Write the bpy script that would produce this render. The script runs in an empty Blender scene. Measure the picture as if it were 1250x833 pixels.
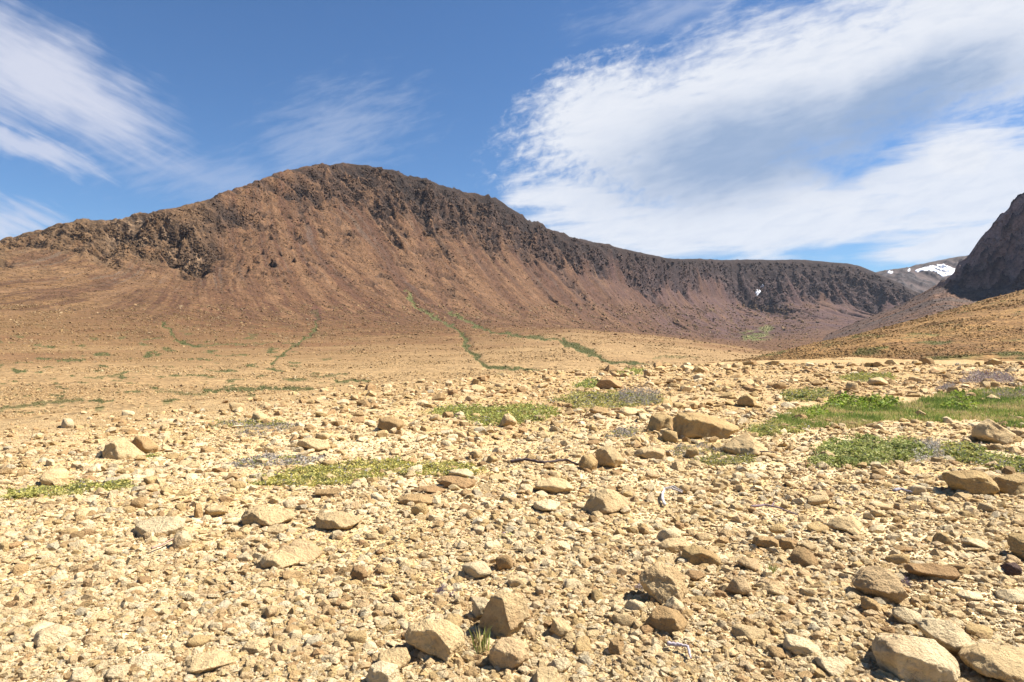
import bpy, bmesh, math, random
import numpy as np
from mathutils import Vector, noise as mnoise

random.seed(7)
R = np.random.default_rng(11)
scene = bpy.context.scene
COL = scene.collection
F = 830.0          # focal length in photo pixels (1250 wide)
CX, CY = 625.0, 416.5
EYE = 1.65

# ------------------------------------------------------------------ noise
_perm = np.random.default_rng(3).permutation(4096).astype(np.int64)
_ang = np.random.default_rng(4).random(4096) * 2 * np.pi
_gx, _gy = np.cos(_ang), np.sin(_ang)

def gnoise(x, y, seed=0):
    x = np.asarray(x, float) + seed * 17.31
    y = np.asarray(y, float) - seed * 9.77
    xi = np.floor(x).astype(np.int64); yi = np.floor(y).astype(np.int64)
    fx = x - xi; fy = y - yi
    u = fx * fx * fx * (fx * (fx * 6 - 15) + 10); v = fy * fy * fy * (fy * (fy * 6 - 15) + 10)
    def g(ix, iy, dx, dy):
        h = _perm[(_perm[ix & 4095] + iy) & 4095]
        return _gx[h] * dx + _gy[h] * dy
    a = g(xi, yi, fx, fy); b = g(xi + 1, yi, fx - 1, fy)
    c = g(xi, yi + 1, fx, fy - 1); d = g(xi + 1, yi + 1, fx - 1, fy - 1)
    return ((a * (1 - u) + b * u) * (1 - v) + (c * (1 - u) + d * u) * v) * 1.5

def fbm(x, y, oct=5, seed=0, gain=0.5):
    s = 0; a = 1.0; f = 1.0; t = 0
    for i in range(oct):
        s = s + a * gnoise(x * f, y * f, seed + i * 3); t += a
        a *= gain; f *= 2.03
    return s / t

def ridged(x, y, oct=5, seed=0, gain=0.5):
    s = 0; a = 1.0; f = 1.0; t = 0; w = 1.0
    for i in range(oct):
        n = 1 - np.abs(gnoise(x * f, y * f, seed + i * 5)) * 1.6
        n = np.clip(n, 0, 1) ** 2 * w
        w = np.clip(n * 1.6, 0.15, 1)
        s = s + a * n; t += a; a *= gain; f *= 2.1
    return s / t

def sstep(a, b, x):
    t = np.clip((x - a) / (b - a), 0, 1)
    return t * t * (3 - 2 * t)

# ------------------------------------------------------------------ nodes
class NT:
    def __init__(s, tree):
        s.t = tree; s.n = tree.nodes; s.l = tree.links
    def new(s, typ, **kw):
        n = s.n.new(typ)
        for k, v in kw.items(): setattr(n, k, v)
        return n
    def put(s, sock, v):
        if hasattr(v, 'is_output') or isinstance(v, bpy.types.NodeSocket): s.l.new(v, sock)
        else: sock.default_value = v
    def math(s, op, a, b=0.0, c=None, clamp=False):
        n = s.new('ShaderNodeMath', operation=op); n.use_clamp = clamp
        s.put(n.inputs[0], a); s.put(n.inputs[1], b)
        if c is not None: s.put(n.inputs[2], c)
        return n.outputs[0]
    def noise(s, vec, scale, detail=6, rough=0.55, dist=0.0):
        n = s.new('ShaderNodeTexNoise')
        s.put(n.inputs['Vector'], vec)
        n.inputs['Scale'].default_value = scale; n.inputs['Detail'].default_value = detail
        n.inputs['Roughness'].default_value = rough; n.inputs['Distortion'].default_value = dist
        return n
    def mix(s, fac, a, b, blend='MIX'):
        n = s.new('ShaderNodeMix', data_type='RGBA', blend_type=blend)
        s.put(n.inputs[0], fac); s.put(n.inputs[6], a); s.put(n.inputs[7], b)
        return n.outputs[2]
    def ramp(s, fac, lo, hi, a=0.0, b=1.0, smooth=True):
        n = s.new('ShaderNodeMapRange'); n.interpolation_type = 'SMOOTHSTEP' if smooth else 'LINEAR'
        s.put(n.inputs[0], fac)
        for i, v in ((1, lo), (2, hi), (3, a), (4, b)): n.inputs[i].default_value = v
        return n.outputs[0]

def c4(c): return (c[0], c[1], c[2], 1.0)

def material(name):
    m = bpy.data.materials.new(name); m.use_nodes = True
    nt = NT(m.node_tree)
    b = m.node_tree.nodes['Principled BSDF']
    b.inputs['Roughness'].default_value = 0.92
    b.inputs['Specular IOR Level'].default_value = 0.15
    return m, nt, b

def bump(nt, b, height, strength, dist):
    n = nt.new('ShaderNodeBump')
    n.inputs['Strength'].default_value = strength; n.inputs['Distance'].default_value = dist
    nt.put(n.inputs['Height'], height)
    nt.put(b.inputs['Normal'], n.outputs[0])

def terrain_material(name, scales, bump_d, contrast=0.35, bs=0.8):
    """colour from the mesh's own 'col' attribute, broken by stony noise"""
    m, nt, b = material(name)
    at = nt.new('ShaderNodeAttribute', attribute_name='col')
    geo = nt.new('ShaderNodeNewGeometry')
    pos = geo.outputs['Position']
    n1 = nt.noise(pos, scales[0], 9, 0.62)
    n2 = nt.noise(pos, scales[1], 6, 0.6)
    v = nt.new('ShaderNodeTexVoronoi'); nt.put(v.inputs['Vector'], pos); v.inputs['Scale'].default_value = scales[2]
    f = nt.ramp(n1.outputs[0], 0.25, 0.75, 1 - contrast, 1 + contrast, False)
    f2 = nt.ramp(n2.outputs[0], 0.3, 0.7, 1 - contrast * .6, 1 + contrast * .6, False)
    sep = nt.new('ShaderNodeSeparateColor'); nt.put(sep.inputs[0], v.outputs['Color'])
    f3 = nt.ramp(sep.outputs[0], 0, 1, 1 - contrast * .7, 1 + contrast * .7, False)
    k = nt.math('MULTIPLY', nt.math('MULTIPLY', f, f2), f3)
    vm = nt.new('ShaderNodeVectorMath', operation='SCALE')
    nt.put(vm.inputs[0], at.outputs['Color']); nt.put(vm.inputs['Scale'], k)
    nt.put(b.inputs['Base Color'], vm.outputs[0])
    h = nt.math('ADD', n1.outputs[0], nt.math('MULTIPLY', v.outputs['Distance'], 0.5))
    bump(nt, b, h, bs, bump_d)
    return m

# stones: colour of the single stone (object colour or 'tone' attribute) with mottling
def stone_material(name, source):
    m, nt, b = material(name)
    tc = nt.new('ShaderNodeTexCoord'); geo = nt.new('ShaderNodeNewGeometry')
    pos = geo.outputs['Position']
    if source == 'object':
        oi = nt.new('ShaderNodeObjectInfo'); base = oi.outputs['Color']
    else:
        base = nt.new('ShaderNodeAttribute', attribute_name='col').outputs['Color']
    n1 = nt.noise(pos, 9, 7, 0.65); n2 = nt.noise(pos, 55, 6, 0.65); n3 = nt.noise(pos, 3.2, 4, 0.6)
    f = nt.ramp(n1.outputs[0], 0.3, 0.72, 0.8, 1.18, False)
    f2 = nt.ramp(n2.outputs[0], 0.3, 0.7, 0.84, 1.14, False)
    k = nt.math('MULTIPLY', f, f2)
    vm = nt.new('ShaderNodeVectorMath', operation='SCALE')
    nt.put(vm.inputs[0], base); nt.put(vm.inputs['Scale'], k)
    rust = nt.mix(nt.ramp(n3.outputs[0], 0.52, 0.68, 0, 0.45), vm.outputs[0], c4((0.33, 0.19, 0.085)))
    dark = nt.mix(nt.ramp(n2.outputs[0], 0.62, 0.72, 0, 0.45), rust, c4((0.17, 0.105, 0.06)))
    vo = nt.new('ShaderNodeTexVoronoi'); nt.put(vo.inputs['Vector'], pos); vo.inputs['Scale'].default_value = 26
    spot = nt.math('MULTIPLY', nt.ramp(vo.outputs['Distance'], .34, .22, 0, .3), nt.ramp(n3.outputs[0], .44, .36, 0, 1))
    dark = nt.mix(spot, dark, c4((0.13, 0.10, 0.075)))
    n4 = nt.noise(pos, 1.7, 5, .65)
    dark = nt.mix(nt.ramp(n4.outputs[0], .60, .74, 0, .3), dark, c4((.28, .17, .09)))
    nt.put(b.inputs['Base Color'], dark)
    n5 = nt.noise(pos, 160, 4, .6)
    h = nt.math('ADD', nt.math('MULTIPLY', n2.outputs[0], 0.6), nt.math('ADD', n1.outputs[0], nt.math('MULTIPLY', n5.outputs[0], .2)))
    bump(nt, b, h, 1.0, 0.05)
    return m

M_TERRAIN = terrain_material('mountain_rock', (0.05, 0.22, 0.30), 3.0, 0.34, 0.7)
M_HILL = terrain_material('hill_rubble', (0.35, 1.6, 2.6), 0.30, 0.36, 0.8)
M_GROUND = terrain_material('ground_gravel', (2.2, 16.0, 34.0), 0.035, 0.30, 1.0)
M_STONE = stone_material('stone', 'object')
M_RUBBLE = stone_material('rubble_stone', 'attr')

def leaf_material(name):
    m, nt, b = material(name)
    base = nt.new('ShaderNodeAttribute', attribute_name='col').outputs['Color']
    nt.put(b.inputs['Base Color'], base)
    b.inputs['Roughness'].default_value = 0.6
    tr = nt.new('ShaderNodeBsdfTranslucent'); nt.put(tr.inputs['Color'], base)
    mx = nt.new('ShaderNodeMixShader'); mx.inputs[0].default_value = 0.3
    out = m.node_tree.nodes['Material Output']
    nt.l.new(b.outputs[0], mx.inputs[1]); nt.l.new(tr.outputs[0], mx.inputs[2]); nt.l.new(mx.outputs[0], out.inputs['Surface'])
    return m
M_LEAF = leaf_material('leaves')

def wood_material():
    m, nt, b = material('weathered_wood')
    oi = nt.new('ShaderNodeObjectInfo')
    tc = nt.new('ShaderNodeNewGeometry')
    n = nt.noise(tc.outputs['Position'], 60, 5, 0.6)
    f = nt.ramp(n.outputs[0], 0.3, 0.7, 0.6, 1.2, False)
    vm = nt.new('ShaderNodeVectorMath', operation='SCALE')
    nt.put(vm.inputs[0], oi.outputs['Color']); nt.put(vm.inputs['Scale'], f)
    nt.put(b.inputs['Base Color'], vm.outputs[0])
    bump(nt, b, n.outputs[0], 0.6, 0.01)
    return m
M_WOOD = wood_material()

def snow_material():
    m, nt, b = material('old_snow')
    geo = nt.new('ShaderNodeNewGeometry')
    n = nt.noise(geo.outputs['Position'], 0.03, 6, 0.6)
    nt.put(b.inputs['Base Color'], nt.mix(nt.ramp(n.outputs[0], 0.4, 0.7, 0, 0.6), c4((0.86, 0.87, 0.9)), c4((0.66, 0.66, 0.68))))
    b.inputs['Roughness'].default_value = 0.6
    return m
M_SNOW = snow_material()

# ------------------------------------------------------------------ mesh helpers
def mesh_np(name, verts, faces, mat, smooth=True, col=None):
    """faces: (n,k) int array, all the same size k"""
    me = bpy.data.meshes.new(name)
    verts = np.ascontiguousarray(verts, np.float32); faces = np.ascontiguousarray(faces, np.int32)
    n, k = faces.shape
    me.vertices.add(len(verts)); me.vertices.foreach_set('co', verts.ravel())
    me.loops.add(n * k); me.loops.foreach_set('vertex_index', faces.ravel())
    me.polygons.add(n)
    me.polygons.foreach_set('loop_start', np.arange(0, n * k, k, dtype=np.int32))
    me.polygons.foreach_set('use_smooth', np.full(n, smooth, bool))
    me.update(calc_edges=True)
    if col is not None:
        a = me.attributes.new('col', 'FLOAT_COLOR', 'POINT')
        c = np.ones((len(verts), 4), np.float32); c[:, :3] = col
        a.data.foreach_set('color', c.ravel())
    me.materials.append(mat)
    return me

def link(name, me, parent=None, **props):
    o = bpy.data.objects.new(name, me); COL.objects.link(o)
    if parent is not None: o.parent = parent
    for k, v in props.items(): o[k] = v
    return o

def grid_faces(nr, nc):
    i = np.arange(nr - 1)[:, None] * nc + np.arange(nc - 1)[None, :]
    return np.stack([i, i + 1, i + nc + 1, i + nc], -1).reshape(-1, 4)

# ------------------------------------------------------------------ heightfields seen in perspective fans
def pchip_cols(Yk, Zk, Yr, S):
    """monotone cubic per column.  Yk,Zk (K,C), Yr (N,C)"""
    h = np.diff(Yk, axis=0); d = np.diff(Zk, axis=0) / h
    m = np.zeros_like(Zk)
    w1 = 2 * h[1:] + h[:-1]; w2 = h[1:] + 2 * h[:-1]
    same = d[:-1] * d[1:] > 0
    with np.errstate(divide='ignore', invalid='ignore'):
        hm = (w1 + w2) / (w1 / d[:-1] + w2 / d[1:])
    m[1:-1] = np.where(same, hm, 0)
    m[0] = d[0]; m[-1] = d[-1]
    out = np.zeros_like(Yr)
    K = len(Yk)
    for k in range(K - 1):
        sel = (S >= k) if k == K - 2 else (S >= k) & (S < k + 1)
        t = np.clip((Yr - Yk[k]) / h[k], 0, 1)
        t2 = t * t; t3 = t2 * t
        v = (2 * t3 - 3 * t2 + 1) * Zk[k] + (t3 - 2 * t2 + t) * h[k] * m[k] + (-2 * t3 + 3 * t2) * Zk[k + 1] + (t3 - t2) * h[k] * m[k + 1]
        out = np.where(sel, v, out)
    return out

class Fan:
    """A landform given by lines read off the photograph, each at its own real distance.
    keys: list of (mode, [(x, value, distance)...]); mode 'y' = picture row, 'z' = height in metres"""
    def __init__(s, xs, keys, rows, logrows=()):
        s.xs = xs; C = len(xs)
        Yk = []; Zk = []
        for mode, pts in keys:
            p = np.array(pts, float)
            Y = np.exp(np.interp(xs, p[:, 0], np.log(p[:, 2]))); v = np.interp(xs, p[:, 0], p[:, 1])
            Yk.append(Y); Zk.append(EYE + Y * (CY - v) / F if mode == 'y' else v)
        Yk = np.array(Yk); Zk = np.array(Zk)
        for k in range(1, len(Yk)): Yk[k] = np.maximum(Yk[k], Yk[k - 1] + 2.0)
        Yr = []; S = []
        for k, n in enumerate(rows):
            f = np.linspace(0, 1, n, endpoint=(k == len(rows) - 1))[:, None]
            Yr.append(np.exp(np.log(Yk[k]) * (1 - f) + np.log(Yk[k + 1]) * f)); S.append(np.repeat(k + f, C, 1))
        s.Y = np.concatenate(Yr); s.S = np.concatenate(S)
        s.T = np.repeat(((xs - CX) / F)[None, :], len(s.Y), 0)
        s.X = s.T * s.Y
        s.Z = pchip_cols(Yk, Zk, s.Y, s.S)
        s.px = np.repeat(xs[None, :], len(s.Y), 0)
    def py(s): return CY - (s.Z - EYE) / s.Y * F
    def verts(s): return np.stack([s.X, s.Y, s.Z], -1).reshape(-1, 3)
    def build(s, name, mat, col):
        nr, nc = s.Y.shape
        me = mesh_np(name, s.verts(), grid_faces(nr, nc), mat, True, col.reshape(-1, 3))
        s.obj = link(name, me, kind='structure'); s.col = col
        return s.obj
    def visible(s):
        """rows that the camera position sees (nothing nearer stands higher)"""
        p = s.py(); run = np.minimum.accumulate(p, axis=0)
        return p <= run + 0.05
    def sample(s, x, y):
        """world point of the landform under photo position(s) (x,y): nearest visible row"""
        pv = np.minimum.accumulate(s.py(), axis=0)
        out = []
        for a, b in zip(np.atleast_1d(x), np.atleast_1d(y)):
            c = int(np.clip(np.searchsorted(s.xs, a), 0, len(s.xs) - 1))
            r = int(np.argmax(pv[:, c] <= b)) if (pv[:, c] <= b).any() else len(pv) - 1
            out.append((s.X[r, c], s.Y[r, c], s.Z[r, c]))
        return np.array(out)

def in_poly(x, y, poly):
    p = np.array(poly, float); ins = np.zeros(np.shape(x), bool)
    j = len(p) - 1
    for i in range(len(p)):
        xi, yi = p[i]; xj, yj = p[j]
        c = ((yi > y) != (yj > y)) & (x < (xj - xi) * (y - yi) / (yj - yi + 1e-12) + xi)
        ins ^= c; j = i
    return ins

def seg_dist(x, y, line, yscale=1.0):
    d = np.full(np.shape(x), 1e9)
    for (ax, ay), (bx, by) in zip(line[:-1], line[1:]):
        vx, vy = bx - ax, (by - ay) * yscale
        t = np.clip(((x - ax) * vx + (y - ay) * yscale * vy) / (vx * vx + vy * vy + 1e-9), 0, 1)
        d = np.minimum(d, np.hypot(x - ax - t * vx, (y - ay) * yscale - t * vy))
    return d

def lerp(a, b, t): return a + (b - a) * t
def C(*c): return np.array(c)

# ================================================================== MOUNTAIN (left massif and cirque)
xs = np.arange(-430, 1330, 1.3)
k_mtn = [
 ('z', [(-500, -4.5, 18), (0, -4.5, 18), (300, -4.5, 25), (600, -4.5, 42), (900, -4.5, 75), (1400, -4.5, 100)]),
 ('y', [(-500, 532, 45), (0, 512, 42), (150, 495, 50), (300, 484, 60), (450, 468, 80), (600, 458, 95), (700, 450, 110), (800, 446, 130), (930, 440, 160), (1400, 440, 200)]),
 ('y', [(-500, 428, 220), (0, 422, 220), (200, 425, 230), (400, 420, 300), (560, 415, 380), (640, 405, 470), (700, 402, 480), (800, 410, 460), (870, 419, 440), (930, 429, 420), (1400, 431, 420)]),
 ('y', [(-500, 400, 330), (0, 396, 340), (200, 400, 360), (400, 400, 600), (560, 399, 700), (640, 400, 690), (700, 401.5, 650), (800, 410.5, 650), (870, 421, 800), (930, 429.5, 900), (1400, 429, 900)]),
 ('y', [(-500, 375, 470), (0, 369, 500), (200, 368, 560), (300, 372, 700), (400, 381, 880), (560, 391, 1150), (700, 398, 1450), (800, 408, 1750), (850, 412, 1880), (900, 416, 1900), (930, 414, 1850), (1000, 406, 2000), (1060, 399, 2200), (1110, 392, 2350), (1400, 392, 2350)]),
 ('y', [(-500, 330, 850), (0, 306, 900), (100, 309, 930), (180, 320, 960), (235, 331, 980), (270, 312, 1060), (300, 290, 1140), (340, 270, 1240), (380, 262, 1340), (420, 258, 1420), (450, 260, 1460), (480, 268, 1490), (520, 282, 1540), (560, 296, 1600), (600, 303, 1680), (650, 318, 1770), (700, 332, 1880), (750, 345, 2020), (800, 352, 2180), (850, 358, 2420), (900, 373, 2620), (940, 377, 2700), (1000, 368, 2800), (1060, 378, 2850), (1110, 384, 2850), (1400, 384, 2850)]),
 ('y', [(-500, 345, 930), (-300, 325, 960), (-100, 308, 980), (0, 292, 990), (30, 284, 1000), (65, 275, 1010), (110, 268, 1030), (155, 260, 1060), (200, 254, 1100), (235, 248, 1150), (270, 235, 1200), (300, 226, 1250), (330, 215, 1340), (355, 207, 1420), (390, 200, 1480), (420, 197.5, 1530), (450, 199, 1560), (480, 207, 1590), (500, 213, 1620), (530, 224, 1650), (560, 231, 1700), (605, 240, 1770), (625, 251, 1800), (650, 268, 1850), (670, 279, 1900), (700, 288, 1960), (730, 296, 2030), (760, 303, 2110), (790, 310, 2200), (820, 316, 2300), (850, 315.5, 2500), (880, 317, 2680), (930, 317, 2820), (985, 317, 2920), (1035, 322, 2980), (1050, 325, 3000), (1065, 331, 3000), (1090, 342, 3000), (1120, 357, 2980), (1160, 366, 2960), (1400, 366, 2960)]),
 ('z', [(-500, 60, 1500), (0, 140, 1500), (235, 220, 1600), (420, 400, 2100), (605, 360, 2300), (760, 300, 2700), (850, 320, 3200), (1000, 350, 3600), (1065, 290, 3700), (1120, 200, 3600), (1400, 180, 3600)]),
]
m = Fan(xs, k_mtn, [10, 110, 60, 70, 150, 190, 12])
s_along = m.X * 0.70 + m.Y * 0.715; s_fall = m.X * 0.715 - m.Y * 0.70
s0 = s_along.copy(); f0 = s_fall.copy()
left_w = sstep(420, 120, m.px)                 # the left spur falls straight towards the valley
s_along = s_along * (1 - left_w) + (m.X * 0.98 + m.Y * 0.2) * left_w
s_fall = s_fall * (1 - left_w) + (m.X * 0.2 - m.Y * 0.98) * left_w
cl = sstep(4.9, 5.1, m.S) * (m.S < 6.4)
wob = fbm(m.X / 130, m.Y / 130, 4, 2)
cliffness = sstep(4.90, 5.30, m.S + wob * 0.40 + fbm(s0 / 230, f0 / 900, 2, 7) * 0.75 * sstep(560, 760, m.px) + fbm(s0 / 70, f0 / 400, 3, 8) * 0.55 + (fbm(s0 / 22, f0 / 160, 4, 9)) * 0.40)
# spur: crags patchy, in the photo only between the left edge and x~240 and as thin bands above
patchy = sstep(250, 300, m.px) * sstep(400, 340, m.px)
crag_p = fbm(m.X / 55 + m.Z / 40, m.Z / 22, 4, 31)
cliffness *= 1 - patchy * sstep(0.12, -0.02, crag_p) * 0.95
lowspur = sstep(250, 180, m.px)
cliffness *= 1 - lowspur * sstep(-0.02, -0.2, fbm(m.X / 60, m.Y / 40, 3, 33) + 0.16 - 0.5 * np.exp(-((m.px - 215) / 50) ** 2)) * 0.7
band = sstep(0.1, 0.28, fbm(s_along / 60 + 3, s_fall / 30, 4, 44)) * sstep(4.25, 4.7, m.S) * (m.S < 5.2) * sstep(260, 330, m.px) * sstep(640, 500, m.px)
cliffness = np.maximum(cliffness, band * 0.8)
outc = sstep(30, 14, seg_dist(m.px + fbm(m.X / 40, m.Y / 40, 3, 35) * 12, m.py() + fbm(m.X / 30, m.Y / 30, 3, 36) * 8, [(150, 272), (195, 278), (222, 300), (234, 318)]))
cliffness = np.maximum(cliffness, outc)
crest_fade = 1 - 0.62 * sstep(5.55, 5.97, m.S)
far = m.Y / 1500
rg = ridged(s0 / (150 + 0 * s0) + wob * 0.9, f0 / 150 + m.Z / 160, 6, 12, 0.58) - 0.45
ledge = ridged((m.Z + 0.32 * s0) / 30 + wob * 0.6, s0 / 130 - m.Z / 160, 6, 19, 0.6) - 0.45
rg2 = fbm(m.X / 24 + 5, m.Z / 17 + m.Y / 40, 5, 18, 0.62)
rg3 = ridged(m.X / 13 + m.Z / 30, m.Z / 9 + m.Y / 22, 4, 23, 0.6) - 0.45
rg4 = ridged(s0 / 60 + wob, m.Z / 34 - s0 / 140, 5, 27, 0.6) - 0.45
fine_ = 1 - 0.55 * sstep(650, 850, m.px)
cf2 = 1 - 0.85 * sstep(5.6, 5.97, m.S)
m_dz = cliffness * (crest_fade * (rg * (30 + 16 * sstep(700, 900, m.px)) + ledge * 22) + cf2 * (rg4 * 17 * fine_ + rg2 * 10 + rg3 * 6 * fine_)) * (1 + 0.9 * outc) * np.clip(far, 0.5, 1.35)
m_dz += (1 - cliffness) * sstep(3.4, 4.3, m.S) * crest_fade * np.maximum(ridged(s0 / 40 + wob, f0 / 60, 5, 29, 0.6) - 0.66, 0) * 7 * sstep(300, 380, m.px)
talus = sstep(3.25, 4.0, m.S) * (1 - cliffness)
gul = fbm(s_along / 42 + wob * 0.9, s_fall / 420, 4, 51)
gul2 = ridged(s_along / 120 + wob * 1.0, s_fall / 900, 3, 53) - 0.4
m_dz += talus * (gul * 2.6 - gul2 * 5.0) * np.clip(far, 0.4, 1.3) * (1 - 0.6 * lowspur)
m_dz += (fbm(m.X / 30, m.Y / 30, 6, 61, 0.5)) * np.clip((m.Y - 60) / 500, 0.06, 1.6) * 1.2 * crest_fade
m_dz += fbm(m.X / 6, m.Y / 6, 4, 66, 0.6) * np.clip(m.Y / 500, 0.08, 1.6) * 0.45
VEG_LINES = [
    ([(383, 379), (388, 395), (380, 408), (345, 432), (330, 445)], 3.2, 0.9),
    ([(497, 355), (505, 372), (540, 392), (568, 408), (572, 430), (592, 446), (660, 452)], 3.0, 0.8),
    ([(565, 408), (570, 425), (590, 445), (610, 448)], 4.5, 0.9),
    ([(550, 378), (580, 398), (600, 405), (680, 415), (740, 440), (790, 445)], 3.2, 0.8),
    ([(690, 415), (725, 432), (745, 442)], 5.0, 0.9),
    ([(200, 395), (215, 415), (240, 421)], 2.6, 0.9), ([(240, 421), (330, 420)], 1.6, 0.6),
    ([(70, 440), (100, 440)], 3, 0.8), ([(180, 435), (190, 430)], 5, 0.8), ([(105, 462), (150, 458)], 2.5, .5),
    ([(0, 500), (60, 492), (100, 488)], 5, 0.6), ([(250, 478), (330, 474), (380, 476)], 4.5, 0.9), ([(190, 478), (250, 482)], 4, 0.5),
    ([(110, 490), (135, 490)], 2.6, 1.0), ([(15, 452), (30, 455)], 3, 0.8), ([(410, 466), (450, 465)], 3.5, 1.0),
    ([(380, 460), (420, 458)], 2, 0.6), ([(640, 412), (690, 416)], 1.8, .6), ([(800, 436), (850, 436)], 2, .4)]
CHUTES = [([(508, 283), (524, 318), (540, 356), (552, 384)], 5, 9.0), ([(575, 300), (604, 345), (640, 385)], 4, 6.0), ([(450, 268), (470, 305), (492, 350)], 4, 5.0),
          ([(700, 335), (750, 375), (800, 400)], 4, 9.0), ([(770, 350), (820, 382), (866, 408)], 4, 10.0), ([(640, 320), (690, 365), (735, 395)], 4, 8.0)]
jx = m.px + fbm(m.px / 16, m.py() / 7, 3, 91) * 10; jy = m.py() + fbm(m.px / 12, m.py() / 6, 3, 93) * 4
chute = m.Z * 0
for line, w_, dz_ in CHUTES:
    k_ = sstep(w_ * 2.2, 0, seg_dist(jx, jy, line)) * (m.S > 2.2)
    m_dz -= dz_ * .55 * k_; chute = np.maximum(chute, k_)
for line, w_, a_ in VEG_LINES[:6]:
    m_dz -= sstep(w_ * 2.4, 0, seg_dist(jx, jy, line, 1.3)) * np.clip(m.Y / 260, .3, 4.5) * .35
m_dz *= 1 - .85 * sstep(5.4, 5.88, m.S) * sstep(640, 800, m.px)
m.Z = m.Z + m_dz * (m.S < 6.2)
pyv = m.py()


n1 = fbm(m.X / 70, m.Y / 70, 5, 71); n2 = fbm(m.X / 14, m.Y / 14, 4, 73)
streak = fbm(s_along / 11 + wob * 1.2, s_fall / 300, 5, 81, .6); streak2 = fbm(s_along / 55 + wob, s_fall / 500, 4, 85)
tan_ = C(0.20, 0.118, 0.052); tan2 = C(0.165, 0.092, 0.038); rust = C(0.104, 0.054, 0.027); rust2 = C(0.078, 0.038, 0.021)
purp = C(0.085, 0.050, 0.045); rock = C(0.078, 0.047, 0.029); rockd = C(0.026, 0.019, 0.0155); rockb = C(0.15, 0.087, 0.046)
grey = C(0.085, 0.068, 0.055); sand = C(0.28, 0.184, 0.086)
def L(a, b, t): return a + (b - a) * np.clip(t, 0, 1)[..., None]
hgt = sstep(1.25, 3.9, m.S + n1 * 0.5)
col = L(np.broadcast_to(tan_, m.Z.shape + (3,)), tan2, 0.5 + n1 + n2 * 0.6)
col = L(col, sand, sstep(2.3, 0.75, m.S + n1 * .5 + n2 * .2) * .95)
west = 0.35 + 0.65 * sstep(40, 290, m.px + n1 * 60)
col = L(col, rust, hgt * west * (0.85 + streak * 0.5 + streak2 * 0.5))
col = L(col, C(0.14, 0.07, 0.032), sstep(0.0, 0.35, fbm(m.X / 60 + 9, m.Y / 90, 5, 87)) * sstep(1.2, 1.9, m.S) * sstep(3.6, 2.6, m.S) * .75)
col = L(col, rust2, talus * sstep(0.0, 0.3, streak + streak2 * 0.8) * 0.65)
col = L(col, C(0.165, 0.095, 0.05), talus * sstep(0.08, 0.35, -streak * .8 - streak2) * 0.6)
col = L(col, grey, talus * sstep(0.12, 0.4, -streak + streak2 * 0.5) * 0.55 * sstep(4.0, 4.8, m.S))
far_w = sstep(1500, 2300, m.Y)
col = L(col, purp, far_w * sstep(3.2, 3.9, m.S) * (0.7 + n1))  # purple rock tone, partly distance haze put into the colour
col = L(col, C(0.125, 0.072, 0.042), sstep(1700, 2000, m.Y) * (1 - sstep(3.9, 4.45, m.S + n1 * .3)) * sstep(880, 930, m.px) * 0.7)
rc = L(np.broadcast_to(rock, col.shape), rockd, 0.30 - ledge * 0.9 - rg2 * 0.8 - rg4 * .5 + n2 * 0.6)  # rock tone, with crevice shade painted into the hollows of the relief
rc = L(rc, rockb, sstep(-0.05, 0.35, n1 * 0.8 + n2 * 0.6 + ledge * 0.4 + rg4 * .3) * (0.9 - 0.5 * far_w))  # lighter tan rock, partly lit faces painted on the raised relief
rc = L(rc, C(0.062, 0.044, 0.050), far_w * .5)  # same for far cliffs: haze tint mixed into the rock colour
rc = L(rc, L(np.broadcast_to(C(0.135, 0.083, 0.042), col.shape), C(0.035, 0.025, 0.018), .15 - rg2 * .9 - rg3 * .7 + outc * .25), sstep(290, 220, m.px) * .85)  # spur rock: shade of its crevices put into the colour
rc = L(rc, C(0.2, 0.135, 0.08), outc * sstep(0.0, 0.3, rg3 * .6 + n2) * .8)
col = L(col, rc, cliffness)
# dark caprock band right under the crest
col = L(col, C(0.030, 0.021, 0.016), sstep(5.35, 5.8, m.S + n2 * .25 + rg3 * .3) * sstep(400, 460, m.px) * 0.75)
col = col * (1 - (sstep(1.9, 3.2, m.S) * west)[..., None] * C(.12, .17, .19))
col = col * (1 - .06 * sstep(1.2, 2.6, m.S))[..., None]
# vegetation along the runnels
px, py = m.px, pyv
wx = jx; wy = jy
col = L(col, rust2 * .9, chute * .7 * (1 - cliffness))
veg = np.zeros_like(px)
for line, w, a in VEG_LINES:
    veg = np.maximum(veg, a * sstep(w * .9, w * 0.3, seg_dist(wx, wy, line, 1.3)))
veg = np.maximum(veg, 0.95 * sstep(1.1, 0.4, np.hypot((wx - 920) / 24, (wy - 411) / 8)) * sstep(0.2, -0.2, fbm(px / 14, py / 3, 3, 97)) * (m.Y > 1000))
veg = np.maximum(veg, 0.6 * sstep(1.0, 0.5, np.hypot((wx - 935) / 10, (wy - 402) / 6)) * (m.Y > 1000))
spk = sstep(0.22, 0.36, fbm(px / 26, py / 5, 5, 99)) * sstep(385, 430, py) * sstep(480, 330, px) * 0.75
veg = np.maximum(veg, spk)
veg *= sstep(-0.85, -0.15, fbm(px / 3.5, py / 1.8, 3, 101)) * (m.S > 0.5)
gcol = L(np.broadcast_to(C(0.12, 0.13, 0.045), col.shape), C(0.19, 0.17, 0.065), 0.5 + n2)
col = L(col, gcol * (.55 + .5 * sstep(1000, 1500, m.Y))[..., None], np.clip(veg * 1.25, 0, 1))
# purple-brown stream cut head
col = L(col, C(0.07, 0.03, 0.02), sstep(7, 3, seg_dist(wx, wy, [(383, 378), (387, 386)])) * 0.8)
m.veg = veg
m.build('mountain', M_TERRAIN, col)
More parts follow.
